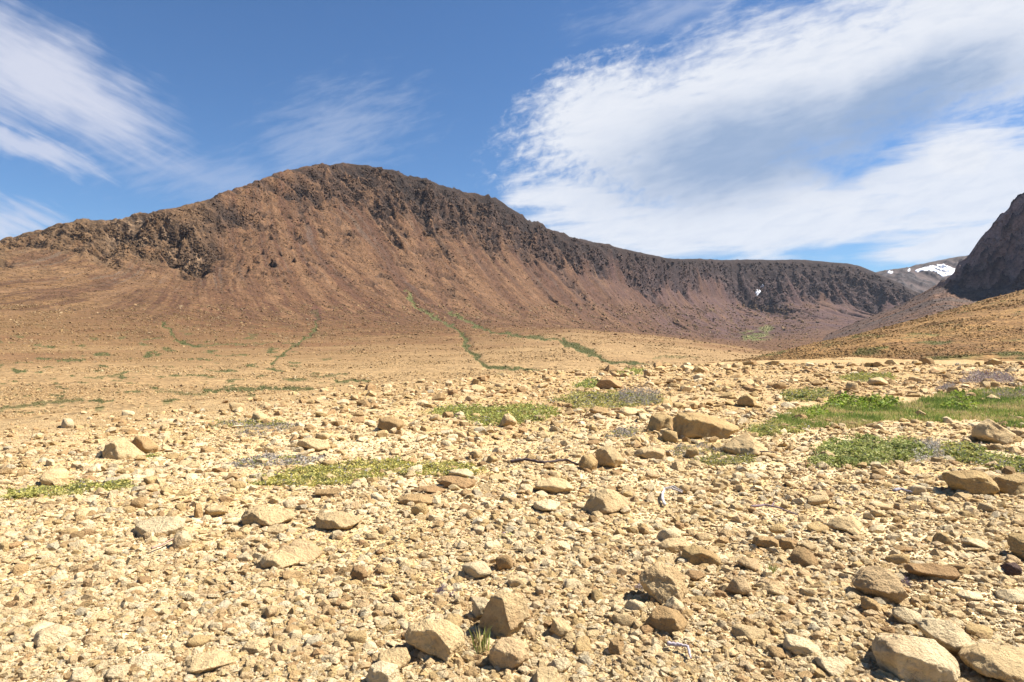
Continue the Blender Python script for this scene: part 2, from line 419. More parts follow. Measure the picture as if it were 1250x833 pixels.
# the near floor of the valley is made of smaller stones than the heights
m.obj.data.materials.append(M_HILL)
yy_ = (m.Y + fbm(m.X / 40, m.Y / 40, 4, 120) * 120)[:-1, :-1].ravel()
m.obj.data.polygons.foreach_set('material_index', (yy_ < 420).astype(np.int32))

# ================================================================== FAR PLATEAU behind the cirque, with snow
xf = np.arange(1015, 1420, 1.0)
f = Fan(xf, [
 ('y', [(1000, 395, 3150), (1060, 385, 3200), (1120, 378, 3250), (1200, 375, 3300), (1420, 372, 3300)]),
 ('y', [(1000, 372, 3500), (1060, 350, 3550), (1110, 345, 3600), (1150, 342, 3700), (1200, 338, 3700), (1420, 335, 3700)]),
 ('y', [(1000, 362, 4000), (1050, 338, 4000), (1080, 331, 4050), (1110, 327, 4100), (1130, 322, 4150), (1160, 316, 4200), (1185, 312, 4250), (1250, 306, 4300), (1420, 300, 4300)]),
 ('z', [(1000, 200, 5200), (1080, 380, 5200), (1200, 480, 5400), (1420, 500, 5400)])], [60, 90, 8])
nz = ridged(f.X / 120, f.Y / 160, 5, 5) - 0.45
f.Z = f.Z + nz * 30 * (1 - sstep(1.6, 1.95, f.S)) * (f.S < 2.1) + fbm(f.X / 40, f.Y / 60, 4, 8) * 5
fc = L(np.broadcast_to(C(0.11, 0.08, 0.07), f.Z.shape + (3,)), C(0.05, 0.045, 0.045), 0.4 + nz * 1.4)
fc = L(fc, C(0.085, 0.062, 0.048), sstep(1.5, 1.9, f.S)) * .8
f.build('far_plateau', M_TERRAIN, fc)

def snow_patch(fan, poly, label, rough=.6, lift=2.5):
    """a lens of old snow lying on the landform"""
    p = fan.py(); vis = fan.visible()
    wx = fan.px + fbm(fan.X / 60, fan.Y / 60, 4, 111) * rough * 3; wy = p + fbm(fan.X / 50, fan.Y / 50, 4, 113) * rough
    ins = in_poly(wx, wy, poly) & vis
    nr, nc = ins.shape
    fi = grid_faces(nr, nc)
    keep = ins.reshape(-1)[fi].all(1)
    fi = fi[keep]
    if not len(fi): print('EMPTY SNOW', label); return
    u, inv = np.unique(fi, return_inverse=True); inv = inv.reshape(fi.shape)
    v = fan.verts()[u].copy()
    sm = v.copy(); sm[:, 2] += lift
    me = mesh_np('snow_patch', sm, inv, M_SNOW, True)
    bm = bmesh.new(); bm.from_mesh(me)
    best = set(); seen = set()
    for v0 in bm.verts:
        if v0 in seen: continue
        isl = {v0}; st = [v0]
        while st:
            for e in st.pop().link_edges:
                for q_ in e.verts:
                    if q_ not in isl: isl.add(q_); st.append(q_)
        seen |= isl
        if len(isl) > len(best): best = isl
    bmesh.ops.delete(bm, geom=[v for v in bm.verts if v not in best], context='VERTS')
    for _ in range(2): bmesh.ops.smooth_vert(bm, verts=[x for x in bm.verts if not x.is_boundary], factor=0.5, use_axis_x=True, use_axis_y=True, use_axis_z=True)
    ext = bmesh.ops.extrude_edge_only(bm, edges=[e for e in bm.edges if e.is_boundary])
    for g in ext['geom']:
        if isinstance(g, bmesh.types.BMVert): g.co.z -= lift * 3
    bm.to_mesh(me); bm.free()
    link('snow_patch', me, label=label, category='snow patch', group='old snow lying on the far slopes')
snow_patch(f, [(1116, 331), (1128, 326), (1150, 322), (1176, 319), (1190, 318), (1180, 330), (1163, 336), (1150, 339), (1143, 333), (1130, 331), (1120, 333)], 'large white snow field under the skyline beside the dark mountain')
snow_patch(f, [(1076, 334), (1080, 331), (1091, 330), (1090, 334), (1080, 336)], 'small snow strip on the skyline notch left of the large snow field', 0.4)
snow_patch(f, [(1107, 329.5), (1111, 327.5), (1112, 331), (1108, 332)], 'tiny snow dot between the snow strip and the large snow field', 0.1)
snow_patch(m, [(911, 363), (916, 357), (924, 354), (930, 354), (927, 360), (919, 365), (912, 366)], 'slanting snow patch low in the gully of the cirque headwall', 0.3)
snow_patch(m, [(927, 352), (930, 347), (936, 346), (937, 349), (931, 354)], 'small snow patch high in the gully of the cirque headwall', 0.2)

# ================================================================== DARK MOUNTAIN on the right
xr = np.arange(960, 1780, 1.3)
r = Fan(xr, [
 ('z', [(960, -6, 250), (1780, -6, 200)]),
 ('y', [(960, 428, 900), (1000, 424, 900), (1100, 414, 850), (1250, 396, 750), (1780, 380, 650)]),
 ('y', [(960, 430, 1850), (1000, 413, 1850), (1050, 393, 1700), (1100, 373.5, 1600), (1140, 354, 1530), (1160, 350, 1470), (1200, 352, 1400), (1250, 347, 1320), (1400, 335, 1150), (1780, 300, 950)]),
 ('y', [(960, 429, 1900), (1000, 412, 1900), (1050, 392, 1750), (1100, 372, 1650), (1140, 350, 1580), (1152, 342, 1560), (1163, 333, 1540), (1170, 322, 1530), (1183, 312, 1520), (1195, 294, 1500), (1210, 276, 1480), (1225, 259, 1460), (1240, 244, 1440), (1252, 234, 1420), (1300, 195, 1360), (1400, 150, 1260), (1780, 60, 1080)]),
 ('z', [(960, -60, 2200), (1100, 20, 2000), (1200, 80, 1900), (1300, 300, 1900), (1780, 480, 1700)])], [12, 110, 130, 10][:4])
wob = fbm(r.X / 120, r.Y / 120, 4, 202)
rcl = sstep(1.75, 2.35, r.S + wob * 0.3 + fbm(r.X / 25, r.Y / 60, 3, 203) * 0.2) * sstep(1138, 1172, r.px + wob * 20)
rg = ridged(r.X / 90 + wob, r.Y / 70 + r.Z / 90, 6, 205, 0.58) - 0.45
rg2 = ridged(r.X / 26, r.Y / 26 + r.Z / 40, 5, 207, 0.6) - 0.45
cf = 1 - 0.7 * sstep(2.6, 2.98, r.S)
gu = fbm((r.X * 0.8 + r.Y * 0.6) / 26 + wob, (r.X * 0.6 - r.Y * 0.8) / 400, 4, 209)
r.Z = r.Z + rcl * cf * (rg * 52 + rg2 * 26) * (r.S < 3.1) + (1 - rcl) * sstep(0.6, 1.2, r.S) * gu * 3.2 * cf + fbm(r.X / 25, r.Y / 25, 5, 211) * 2 * cf
n1 = fbm(r.X / 60, r.Y / 60, 4, 213)
rcol = L(np.broadcast_to(C(0.125, 0.066, 0.037), r.Z.shape + (3,)), C(0.075, 0.048, 0.036), sstep(-0.25, 0.35, gu + n1 * 0.6))
rcol = L(rcol, C(0.09, 0.068, 0.054), sstep(0.1, 0.5, fbm((r.X * 0.8 + r.Y * 0.6) / 60, (r.X * 0.6 - r.Y * 0.8) / 500, 3, 219)) * 0.7)
rcol = L(rcol, L(np.broadcast_to(C(0.27, 0.19, 0.155), rcol.shape), C(0.055, 0.045, 0.045), 0.45 + rg * 1.6 + rg2 * 1.6), rcl)
r.build('dark_mountain', M_TERRAIN, rcol)

# ================================================================== TAN HILL on the right
xh = np.arange(860, 1800, 1.6)
h = Fan(xh, [
 ('z', [(860, -2.2, 44), (1800, -1.2, 40)]),
 ('y', [(860, 447, 70), (930, 443, 62), (1000, 441, 60), (1250, 437, 60), (1800, 430, 60)]),
 ('y', [(860, 470, 105), (900, 452, 110), (930, 434.5, 112), (960, 427, 122), (1000, 418.5, 140), (1050, 408, 160), (1100, 397, 175), (1150, 384, 190), (1200, 371, 205), (1250, 358.5, 220), (1400, 322, 240), (1800, 260, 260)]),
 ('z', [(860, -5, 150), (1000, -4, 200), (1250, 9, 300), (1800, 30, 330)]),
 ('z', [(860, -9, 300), (1250, -9, 480), (1800, -9, 550)])], [14, 230, 40, 14])
h.Z = h.Z + (fbm(h.X / 16, h.Y / 10, 5, 301, .5) * .8 + (ridged(h.X / 22, h.Y / 7, 4, 303) - .4) * 0.45 + fbm(h.X / 3, h.Y / 3, 4, 305, .6) * .18) * sstep(0.2, 1.2, h.S) * (1 - 0.55 * sstep(1.7, 1.98, h.S) * (h.S < 2.3))
n1 = fbm(h.X / 14, h.Y / 8, 5, 307); n2 = fbm(h.X / 3, h.Y / 2, 4, 309)
hcol = L(np.broadcast_to(C(0.36, 0.215, 0.09), h.Z.shape + (3,)), C(0.26, 0.145, 0.065), sstep(-0.2, 0.35, n1 + n2 * 0.5))
hv = sstep(0.16, 0.34, fbm(h.X / 9 + 7, h.Y / 5, 5, 311)) * 0.75
pyh = h.py()
for line, w, a in [([(1130, 440), (1200, 434), (1250, 432)], 4.5, 0.8), ([(1005, 421), (1025, 418)], 3, .8), ([(1050, 427), (1085, 424)], 3, .8), ([(1195, 402), (1215, 400)], 2.5, .7), ([(1100, 412), (1150, 408)], 2, .5)]:
    hv = np.maximum(hv, a * sstep(w, w * .3, seg_dist(h.px + n2 * 12, pyh + n1 * 5, line, 1.3)))
hv *= sstep(-0.3, 0.15, n2)
hcol = hcol * C(0.57, 0.53, 0.44)
hcol = L(hcol, C(0.075, 0.08, 0.024), hv)
h.veg = hv
h.build('hill', M_HILL, hcol)

# ================================================================== GROUND: the stony plain
def edge_Y(t):
    xx = CX + t * F
    return np.interp(xx, [-400, 0, 150, 300, 400, 500, 625, 750, 900, 1000, 1400], [11, 13.5, 16.5, 19.5, 23.5, 28, 32, 41, 54, 66, 75])
def ground_z(X, Y):
    X = np.asarray(X, float); Y = np.asarray(Y, float)
    Ys = np.maximum(Y, 0.8)
    t = np.clip(X / np.maximum(Ys, 4.0), -2, 2)
    e = edge_Y(t)
    over = np.maximum(Ys - e, 0)
    dip = -0.10 * over - 0.012 * np.minimum(over, 12) ** 2
    dip = np.maximum(dip, -7.0)
    und = fbm(X / 3.2, Y / 3.2, 4, 401) * 0.10 + fbm(X / 0.7, Y / 0.7, 3, 405) * 0.03
    rise = fbm(X / 14 + 3, Y / 9, 3, 409) * 0.22 * sstep(6, 16, Y)
    bank = 0.35 * np.exp(-((X - 7.5) / 5) ** 2 - ((Y - 13.5) / 2.0) ** 2) - 0.25 * np.exp(-((X - 9.5) / 4.5) ** 2 - ((Y - 17.5) / 2.2) ** 2)
    return dip + und + rise + bank * 0.4
def warp_axis(lo, hi, fine_lo, fine_hi, d0, g):
    a = [fine_lo]
    while a[-1] < fine_hi: a.append(a[-1] + d0)
    d = d0
    while a[-1] < hi: d *= g; a.append(a[-1] + d)
    b = [fine_lo]; d = d0
    while b[-1] > lo: d *= g; b.append(b[-1] - d)
    return np.array(b[::-1][:-1] + a)
gx = warp_axis(-55, 130, -4.5, 4.5, 0.035, 1.012); gy = warp_axis(-14, 95, 2.5, 6.0, 0.035, 1.010)
GX, GY = np.meshgrid(gx, gy)
GZ = ground_z(GX, GY)
n1 = fbm(GX / 2.5, GY / 2.5, 4, 411); n2 = fbm(GX / 0.35, GY / 0.35, 3, 413)
gpal = L(np.broadcast_to(C(0.59, 0.45, 0.26), GX.shape + (3,)), C(0.45, 0.315, 0.14), sstep(-0.3, 0.4, n1 + n2 * .6))
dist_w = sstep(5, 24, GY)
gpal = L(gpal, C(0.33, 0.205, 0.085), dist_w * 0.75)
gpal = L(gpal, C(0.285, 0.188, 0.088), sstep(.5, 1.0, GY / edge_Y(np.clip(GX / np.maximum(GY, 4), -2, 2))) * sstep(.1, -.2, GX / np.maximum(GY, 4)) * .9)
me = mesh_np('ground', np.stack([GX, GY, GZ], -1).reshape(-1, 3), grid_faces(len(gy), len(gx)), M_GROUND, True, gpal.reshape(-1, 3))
link('ground', me, kind='structure')
# the wider country, a sheet out to the horizon
w = 7000.0
me = mesh_np('terrain', np.array([(-w, -w, -16), (w, -w, -16), (w, w, -16), (-w, w, -16)]), np.array([[0, 1, 2, 3]]), M_HILL, True, np.array([[0.33, 0.2, 0.09]] * 4))
link('terrain', me, kind='structure')

def on_ground(x, y):
    """where the plain lies under photo position (x,y)"""
    Y = EYE * F / max(y - CY, 6.0)
    for _ in range(12):
        z = float(ground_z((x - CX) / F * Y, Y))
        Y = 0.5 * Y + 0.5 * (EYE - z) * F / max(y - CY, 6.0)
    X = (x - CX) / F * Y
    return X, Y, float(ground_z(X, Y))

# ================================================================== STONES
_ico = {}
def ico(sub):
    if sub not in _ico:
        bm = bmesh.new(); bmesh.ops.create_icosphere(bm, subdivisions=sub, radius=1)
        v = np.array([p.co[:] for p in bm.verts]); fc = np.array([[q.index for q in p.verts] for p in bm.faces]); bm.free()
        _ico[sub] = (v / np.linalg.norm(v, axis=1)[:, None], fc)
    return _ico[sub]

def polytope(planes, sub, soft=30.0, rough=0.03, seed=0, scale=1.0):
    """star body cut by planes (n, d) round the origin; soft = edge sharpness"""
    d, fc = ico(sub)
    N = np.array([p[0] for p in planes], float); N /= np.linalg.norm(N, axis=1)[:, None]
    D = np.array([p[1] for p in planes], float)
    k = np.maximum(d @ N.T, 1e-4) / D[None, :]            # 1/r along each plane
    mx = k.max(1)
    rr = 1 / (mx * (np.sum((k / mx[:, None]) ** soft, 1)) ** (1 / soft))
    P = d * rr[:, None]
    q = P / scale
    nn = np.array([mnoise.fractal(Vector(v * 2.3 + seed * 7.1), 0.75, 2.1, 6) for v in q])
    nm = np.array([mnoise.noise(Vector(v * 4.5 + seed * 3.3)) for v in q])
    chip = np.minimum(nm, 0) * 0.7
    P = P * (1 + rough * (nn * 0.8 + chip))[:, None]
    if sub >= 5:
        fine = np.array([mnoise.fractal(Vector(v * 13 + seed * 1.7), 0.6, 2.1, 4) for v in q])
        crk = np.array([abs(mnoise.noise(Vector((v[0] * 1.7 + seed, v[1] * 1.7, v[2] * 2.6)))) for v in q])
        groove = np.clip(1 - crk / 0.035, 0, 1)
        P = P * (1 + fine * 0.012 - groove * 0.035)[:, None]
    return P, fc

def random_planes(rg, n=13, flat=0.62):
    pl = []
    for i in range(n):
        v = rg.normal(size=3); v /= np.linalg.norm(v)
        pl.append((v, rg.uniform(0.62, 1.0)))
    pl += [((0, 0, 1), rg.uniform(0.6, 0.8)), ((0, 0, -1), 0.75), ((1, 0, 0.2), 1), ((-1, 0, 0.1), 1), ((0, 1, 0), 1), ((0, -1, 0.2), 1)]
    return pl

PAL = {'pale': (0.64, 0.495, 0.29), 'tan': (0.57, 0.41, 0.212), 'brown': (0.40, 0.26, 0.12), 'rust': (0.38, 0.235, 0.11),
       'pink': (0.53, 0.37, 0.195), 'dark': (0.11, 0.07, 0.055), 'grey': (0.50, 0.41, 0.265), 'golden': (0.48, 0.33, 0.15)}
GROUP = 'stones lying on the rubble plain'
occupied = []      # (X, Y, radius) of big stones

# hero stones: name tone, outline in the photo, cut faces (normal, point in the photo), label, nick
HERO = [
 ('tan', [(570,782),(597,738),(620,729),(641,738),(650,765),(640,780),(622,789),(590,789)], [((-.72,-.68,.12),(619,762)),((.5,-.7,.5),(622,762))], 'tall stone with brown left face and bright right face behind a grass tuft', 'tall two-faced stone'),
 ('tan', [(490,790),(497,772),(520,762),(545,764),(565,782),(571,797),(560,810),(545,815),(505,806)], [((-.3,-.93,.05),(535,792)),((.25,-.35,.9),(530,770))], 'rounded block with dark pitted front and pale top left of the grass tuft', 'dark-fronted block'),
 ('pink', [(596,808),(605,790),(628,786),(645,795),(648,815),(630,824),(600,822)], [((-.4,-.9,.1),(612,806))], 'round stone with a purple-brown face in front of the tall stone', 'purple-faced round stone'),
 ('tan', [(458,812),(463,800),(480,795),(498,797),(502,812),(495,822),(470,822)], [], 'smooth round tan stone in front of the dark-fronted block', 'smooth round stone'),
 ('pale', [(440,842),(452,818),(470,813),(487,818),(490,845)], [((-.3,-.9,.2),(455,835))], 'pale flat-topped block cut by the lower edge, brown corner', 'pale block at the lower edge'),
 ('pale', [(1064,805),(1068,790),(1095,782),(1125,786),(1142,789),(1158,812),(1175,830),(1170,845),(1080,838)], [((.0,-.3,.95),(1110,795)),((-.2,-.95,.1),(1100,822)),((.6,-.7,.2),(1150,822))], 'large cream boulder with flat top and shaded brown front, widest of the corner blocks', 'large cream boulder'),
 ('pale', [(1124,776),(1140,763),(1160,764),(1180,780),(1187,795),(1168,809),(1150,797),(1128,785)], [((-.25,-.5,.8),(1150,782))], 'tilted pinkish slab leaning behind the large cream boulder', 'tilted pinkish slab'),
 ('tan', [(1174,818),(1184,802),(1194,794),(1250,795),(1290,806),(1290,850),(1184,838)], [((-.5,-.8,.2),(1192,815)),((.1,-.4,.9),(1230,800))], 'big tan block running out of the lower right corner', 'big corner block'),
 ('pink', [(1039,722),(1055,702),(1075,695),(1095,708),(1104,724),(1088,734),(1070,739),(1050,731)], [((-.2,-.5,.8),(1070,712))], 'broad pink-brown hump-backed stone with scratched sloping face', 'hump-backed pink stone'),
 ('tan', [(801,670),(812,659),(835,657),(846,668),(838,678),(806,677)], [((.1,-.3,.95),(822,664)),((0,-1,.0),(822,672))], 'flat-topped slab just behind the long dark-fronted slab', 'flat-topped slab'),
 ('golden', [(830,690),(833,672),(848,666),(870,676),(881,688),(868,695),(840,695)], [((-.1,-1,-.02),(850,686)),((.2,-.35,.9),(852,672))], 'long slab with lit top and dark undercut front', 'dark-fronted long slab'),
 ('tan', [(778,718),(785,702),(800,691),(818,694),(836,708),(839,730),(820,742),(790,735)], [((-.3,-.8,.4),(800,712))], 'large weathered tan-brown knob with rough hairy-looking face', 'weathered knob'),
 ('brown', [(786,772),(795,752),(812,745),(830,752),(841,770),(830,778),(800,776)], [((-.4,-.9,.1),(808,764))], 'blocky brown stone in front of the weathered knob', 'blocky brown stone'),
 ('pale', [(811,744),(822,731),(835,742),(839,754),(815,752)], [], 'pale pointed stone wedged between two brown stones', 'pale pointed stone'),
 ('golden', [(822,537),(824,508),(850,506),(885,517),(906,529),(892,539),(850,540)], [((-.05,-1,.05),(855,528)),((.15,-.4,.9),(860,512))], 'long tilted boulder with shaded front, biggest in the middle of the plain', 'long tilted boulder'),
 ('golden', [(786,527),(795,509),(810,505),(822,512),(822,528),(800,530)], [], 'rounded tan boulder touching the left end of the long tilted boulder', 'rounded boulder'),
 ('tan', [(877,554),(895,537),(912,530),(925,541),(944,556),(915,559),(880,558)], [((-.35,-.8,.4),(900,545)),((.5,-.6,.5),(915,542))], 'wedge-shaped boulder in front of the right end of the long tilted boulder', 'wedge boulder'),
 ('golden', [(1154,596),(1156,580),(1180,576),(1200,578),(1212,590),(1216,607),(1190,609),(1160,604)], [((-.15,-1,.05),(1182,594)),((.6,-.7,.3),(1206,592))], 'big square-faced boulder near the right edge below the green mat', 'square-faced boulder'),
 ('golden', [(1213,597),(1219,585),(1250,580),(1295,585),(1295,610),(1220,609)], [((0,-.9,.35),(1240,598))], 'long low boulder joined to the right side of the square-faced boulder', 'long low boulder'),
 ('golden', [(1233,677),(1236,660),(1250,655),(1278,660),(1278,690),(1245,686)], [((-.5,-.8,.2),(1244,672))], 'tan block half cut by the right edge of the plain', 'block at the right edge'),
 ('dark', [(1224,701),(1228,690),(1240,688),(1247,697),(1240,705),(1226,704)], [], 'small purple-black stone below the block at the right edge', 'purple-black stone'),
 ('rust', [(1104,702),(1110,690),(1140,690),(1165,695),(1173,709),(1150,714),(1110,707)], [((-.1,-1,.1),(1135,704))], 'long low rust-brown stone behind the hump-backed pink stone', 'rust-brown long stone'),
 ('pale', [(158,657),(165,640),(185,630),(215,630),(229,645),(215,656),(185,659)], [((-.5,-.85,.0),(182,648)),((.1,-.4,.9),(200,638))], 'pale ribbed block with a dark notched left face', 'ribbed pale block'),
 ('tan', [(293,637),(300,626),(318,619),(345,625),(369,635),(350,646),(318,647),(296,643)], [((-.35,-.93,.05),(318,634)),((.25,-.45,.85),(340,630))], 'broad stone with a dark brown left face and long sloping right side', 'brown-faced sloping stone'),
 ('tan', [(317,653),(328,644),(345,641),(354,647),(342,654)], [((-.2,-.95,.1),(334,649))], 'small flat stone tucked under the brown-faced sloping stone', 'small tucked flat stone'),
 ('tan', [(382,650),(386,632),(410,627),(430,630),(445,641),(425,651)], [((-.4,-.9,.0),(400,640))], 'loaf-shaped stone with pitted brown front left of centre', 'loaf-shaped stone'),
 ('brown', [(233,630),(236,618),(242,616),(247,622),(249,633),(240,634)], [((-.9,-.5,.1),(240,624))], 'thin brown stone standing on edge', 'stone standing on edge'),
 ('tan', [(250,628),(255,618),(275,618),(281,629),(265,633)], [], 'tan stone leaning beside the brown stone that stands on edge', 'leaning tan stone'),
 ('tan', [(315,692),(325,680),(343,673),(358,682),(372,692),(350,698),(320,698)], [((-.2,-.95,-.1),(332,688)),((.2,-.3,.9),(345,678))], 'front slice of the cracked stone with black hollow under it', 'front slice of the cracked stone'),
 ('pink', [(336,676),(346,667),(362,670),(382,684),(388,691),(374,692)], [((.1,-.4,.9),(362,677))], 'middle slice of the cracked stone', 'middle slice of the cracked stone'),
 ('pink', [(350,668),(362,659),(380,664),(394,680),(386,687)], [((.1,-.4,.9),(372,670))], 'back slice of the cracked stone', 'back slice of the cracked stone'),
 ('pale', [(210,673),(213,656),(225,650),(236,661),(230,672)], [], 'pale upright stone in front of the ribbed pale block', 'pale upright stone'),
 ('tan', [(651,603),(655,590),(672,584),(692,588),(705,603),(680,607)], [((-.1,-1,-.15),(680,600))], 'domed stone hollowed dark underneath in front of the long dead stick', 'hollowed domed stone'),
 ('pale', [(648,626),(652,615),(670,611),(687,617),(681,627)], [], 'pale oblong stone in front of the hollowed domed stone', 'pale oblong stone'),
 ('tan', [(709,627),(720,607),(738,598),(752,602),(771,619),(760,631),(730,630)], [((-.65,-.7,.3),(728,615)),((.3,-.7,.65),(745,612))], 'pyramid-like stone with a crack down its right side', 'pyramid stone'),
 ('tan', [(726,560),(730,550),(740,546),(752,551),(763,566),(760,575),(740,575),(728,570)], [((-.7,-.7,.1),(738,560)),((.3,-.6,.7),(750,558))], 'sharp block with brown left face right of the dead stick', 'sharp block'),
 ('golden', [(704,574),(712,558),(722,556),(731,566),(730,576),(712,577)], [], 'rounded tan stone touching the left of the sharp block', 'rounded stone by the sharp block'),
 ('tan', [(771,559),(780,549),(797,546),(813,552),(813,563),(785,562)], [((-.1,-.95,.0),(790,557))], 'low loaf of stone right of the sharp block', 'low loaf stone'),
 ('rust', [(530,590),(540,582),(560,583),(584,589),(576,598),(548,598)], [((-.2,-.95,.0),(550,592))], 'rust-brown block at the right end of the middle green mat', 'rust block by the mat'),
 ('pale', [(546,583),(548,575),(570,573),(579,580),(576,586)], [], 'pale brick-like stone resting behind the rust block by the mat', 'pale brick-like stone'),
 ('brown', [(481,613),(495,605),(515,604),(533,612),(528,619),(495,618)], [((-.2,-.98,.0),(502,613))], 'oval stone with dark brown front below the middle green mat', 'oval brown-fronted stone'),
 ('rust', [(495,603),(510,595),(530,593),(546,600),(538,605)], [], 'rusty low stone just behind the oval brown-fronted stone', 'rusty low stone'),
 ('brown', [(380,606),(388,598),(418,597),(427,604),(405,608)], [((-.05,-1,.0),(400,603))], 'thin dark-edged slab below the left end of the middle green mat', 'thin dark-edged slab'),
 ('brown', [(556,607),(565,598),(580,600),(579,607)], [], 'little dark-fronted stone right of the oval brown-fronted stone', 'little dark-fronted stone'),
 ('tan', [(124,562),(128,545),(142,537),(155,538),(168,550),(175,561),(150,563)], [((-.3,-.9,.2),(142,552)),((.6,-.7,.3),(160,550))], 'big boulder on the left with rough brown front, left half of a split pair', 'left half of the split boulder'),
 ('brown', [(160,545),(165,533),(180,535),(193,547),(192,556),(174,557)], [((-.4,-.85,.2),(176,545))], 'shaded curved boulder, right half of a split pair on the left', 'right half of the split boulder'),
 ('tan', [(361,547),(365,538),(378,536),(400,540),(405,550),(385,553)], [((-.4,-.85,.1),(380,546))], 'pale slab over a dark gap above the grey lichen mat', 'pale slab over a gap'),
 ('brown', [(459,525),(463,512),(478,510),(494,516),(493,527),(470,529)], [((-.1,-.98,.0),(475,521))], 'square stone with shaded pitted front left of the upper green mat', 'square pitted stone'),
 ('tan', [(607,521),(615,508),(622,506),(633,518),(625,523)], [], 'pointed stone standing in front of the upper green mat', 'pointed stone by the mat'),
 ('rust', [(726,473),(733,464),(745,461),(758,468),(769,475),(735,477)], [((-.5,-.85,.1),(742,470))], 'dark reddish boulder with sharp top on the far rim of the plain', 'dark reddish boulder'),
 ('brown', [(718,502),(726,496),(742,500),(749,508),(725,507)], [], 'dark brown stone below the grey dead shrub', 'dark stone below the dead shrub'),
 ('tan', [(752,505),(762,497),(780,501),(788,508),(760,509)], [], 'long tan stone right of the dark stone below the grey dead shrub', 'long stone below the dead shrub'),
 ('golden', [(898,496),(905,485),(912,482),(922,488),(926,497),(905,499)], [((-.6,-.75,.1),(908,491))], 'triangular boulder with dark left side left of the grass patch', 'triangular boulder'),
 ('golden', [(835,560),(838,550),(850,547),(854,556),(840,561)], [], 'small squarish stone left of the wedge boulder', 'small squarish stone'),
 ('tan', [(1056,471),(1062,463),(1075,461),(1086,469),(1078,472)], [], 'round tan stone on the small far mat at the right', 'round stone on the far mat'),
 ('tan', [(1185,537),(1195,520),(1206,513),(1225,525),(1242,536),(1210,546)], [((-.2,-.8,.5),(1205,528))], 'pale heaped outcrop stone at the near edge of the grass patch', 'outcrop by the grass'),
 ('brown', [(918,671),(923,658),(940,657),(952,664),(955,673),(935,675)], [((-.2,-.97,.0),(937,667))], 'brown block, left one of two side by side right of the long slab', 'left brown twin block'),
 ('brown', [(948,672),(953,659),(965,659),(971,671),(955,675)], [((-.2,-.97,.0),(960,667))], 'brown block, right one of two side by side right of the long slab', 'right brown twin block'),
 ('pink', [(898,688),(908,680),(925,685),(936,698),(920,699)], [], 'pinkish tilted stone in front of the left brown twin block', 'pinkish tilted stone'),
 ('rust', [(834,705),(840,697),(855,698),(864,706),(850,711)], [], 'orange-brown stone just in front of the dark-fronted long slab', 'orange-brown stone'),
 ('tan', [(1005,648),(1022,632),(1040,631),(1056,646),(1030,653)], [((-.3,-.6,.7),(1030,640))], 'broad low tan stone in front of the grey forked twig', 'broad low stone'),
 ('golden', [(1140,663),(1146,651),(1156,653),(1166,668),(1145,669)], [], 'small pointed stone left of the long pale slab', 'small pointed stone'),
 ('pale', [(1172,665),(1180,657),(1200,663),(1211,673),(1190,674)], [], 'long pale slab with greyish right end left of the block at the right edge', 'long pale slab'),
 ('pale', [(1215,733),(1225,721),(1260,720),(1265,737),(1220,738)], [], 'pale flat slab at the right edge above the corner block', 'pale slab at the right edge'),
 ('pale', [(1165,730),(1180,722),(1198,728),(1199,735),(1175,734)], [], 'narrow pale stone left of the pale slab at the right edge', 'narrow pale stone'),
 ('pale', [(1088,755),(1095,744),(1110,747),(1126,756),(1118,769),(1103,767)], [((-.3,-.7,.6),(1105,757))], 'smooth cream stone behind the large cream boulder', 'smooth cream stone'),
 ('golden', [(1050,746),(1057,731),(1070,737),(1082,750),(1065,753)], [((-.2,-.95,.1),(1066,745))], 'sharp-edged golden stone in front of the hump-backed pink stone', 'sharp-edged golden stone'),
 ('pale', [(955,797),(958,780),(985,783),(1004,800),(995,806),(965,802)], [((-.1,-.98,.0),(980,797)),((.1,-.4,.9),(978,786))], 'pale wedge slab with brown undercut front left of the large cream boulder', 'pale wedge slab'),
 ('pale', [(995,815),(1000,804),(1030,806),(1036,821),(1005,824)], [], 'pale rounded stone in front of the pale wedge slab', 'pale rounded stone'),
 ('brown', [(932,800),(940,790),(955,795),(961,805),(940,807)], [], 'brown stone left of the pale wedge slab', 'brown stone by the wedge slab'),
 ('pink', [(885,726),(895,708),(908,706),(919,723),(905,731)], [], 'pale pinkish block in front of the pinkish tilted stone', 'pale pinkish block'),
 ('tan', [(925,727),(940,712),(957,712),(961,728),(940,730)], [], 'hollow-fronted tan slab right of the pale pinkish block', 'hollow-fronted slab'),
 ('tan', [(290,803),(300,788),(318,784),(329,793),(322,801),(300,803)], [((-.3,-.95,.0),(308,797))], 'pale loaf stone with brown underside in the lower left', 'pale loaf stone'),
 ('pink', [(319,757),(323,745),(333,741),(339,750),(330,758)], [((-.8,-.6,.1),(328,750))], 'small stone with purplish left face and bright right face', 'small two-faced stone'),
 ('rust', [(426,705),(432,692),(445,694),(450,708),(438,715)], [((-.3,-.95,.0),(436,704))], 'upright reddish-brown block in front of the loaf-shaped stone', 'upright reddish block'),
 ('tan', [(220,820),(235,803),(265,803),(286,815),(260,826)], [], 'wide low mound of stone at the lower left', 'wide low stone'),
 ('pale', [(152,817),(160,805),(180,800),(199,807),(195,819),(165,820)], [((-.5,-.85,.0),(168,812))], 'bright stone with small dark left face at the lower left', 'bright lower-left stone'),
 ('pale', [(125,830),(135,816),(155,815),(157,832)], [], 'bright square stone left of the bright lower-left stone', 'bright square stone'),
 ('pale', [(78,842),(90,822),(110,820),(116,842)], [], 'bright flat stone cut by the lower edge near the left corner', 'bright flat stone at the edge'),
 ('brown', [(738,804),(745,785),(756,783),(762,802)], [((-.2,-.98,.1),(749,794))], 'stone with a round brown face in front of the blocky brown stone', 'round brown-faced stone'),
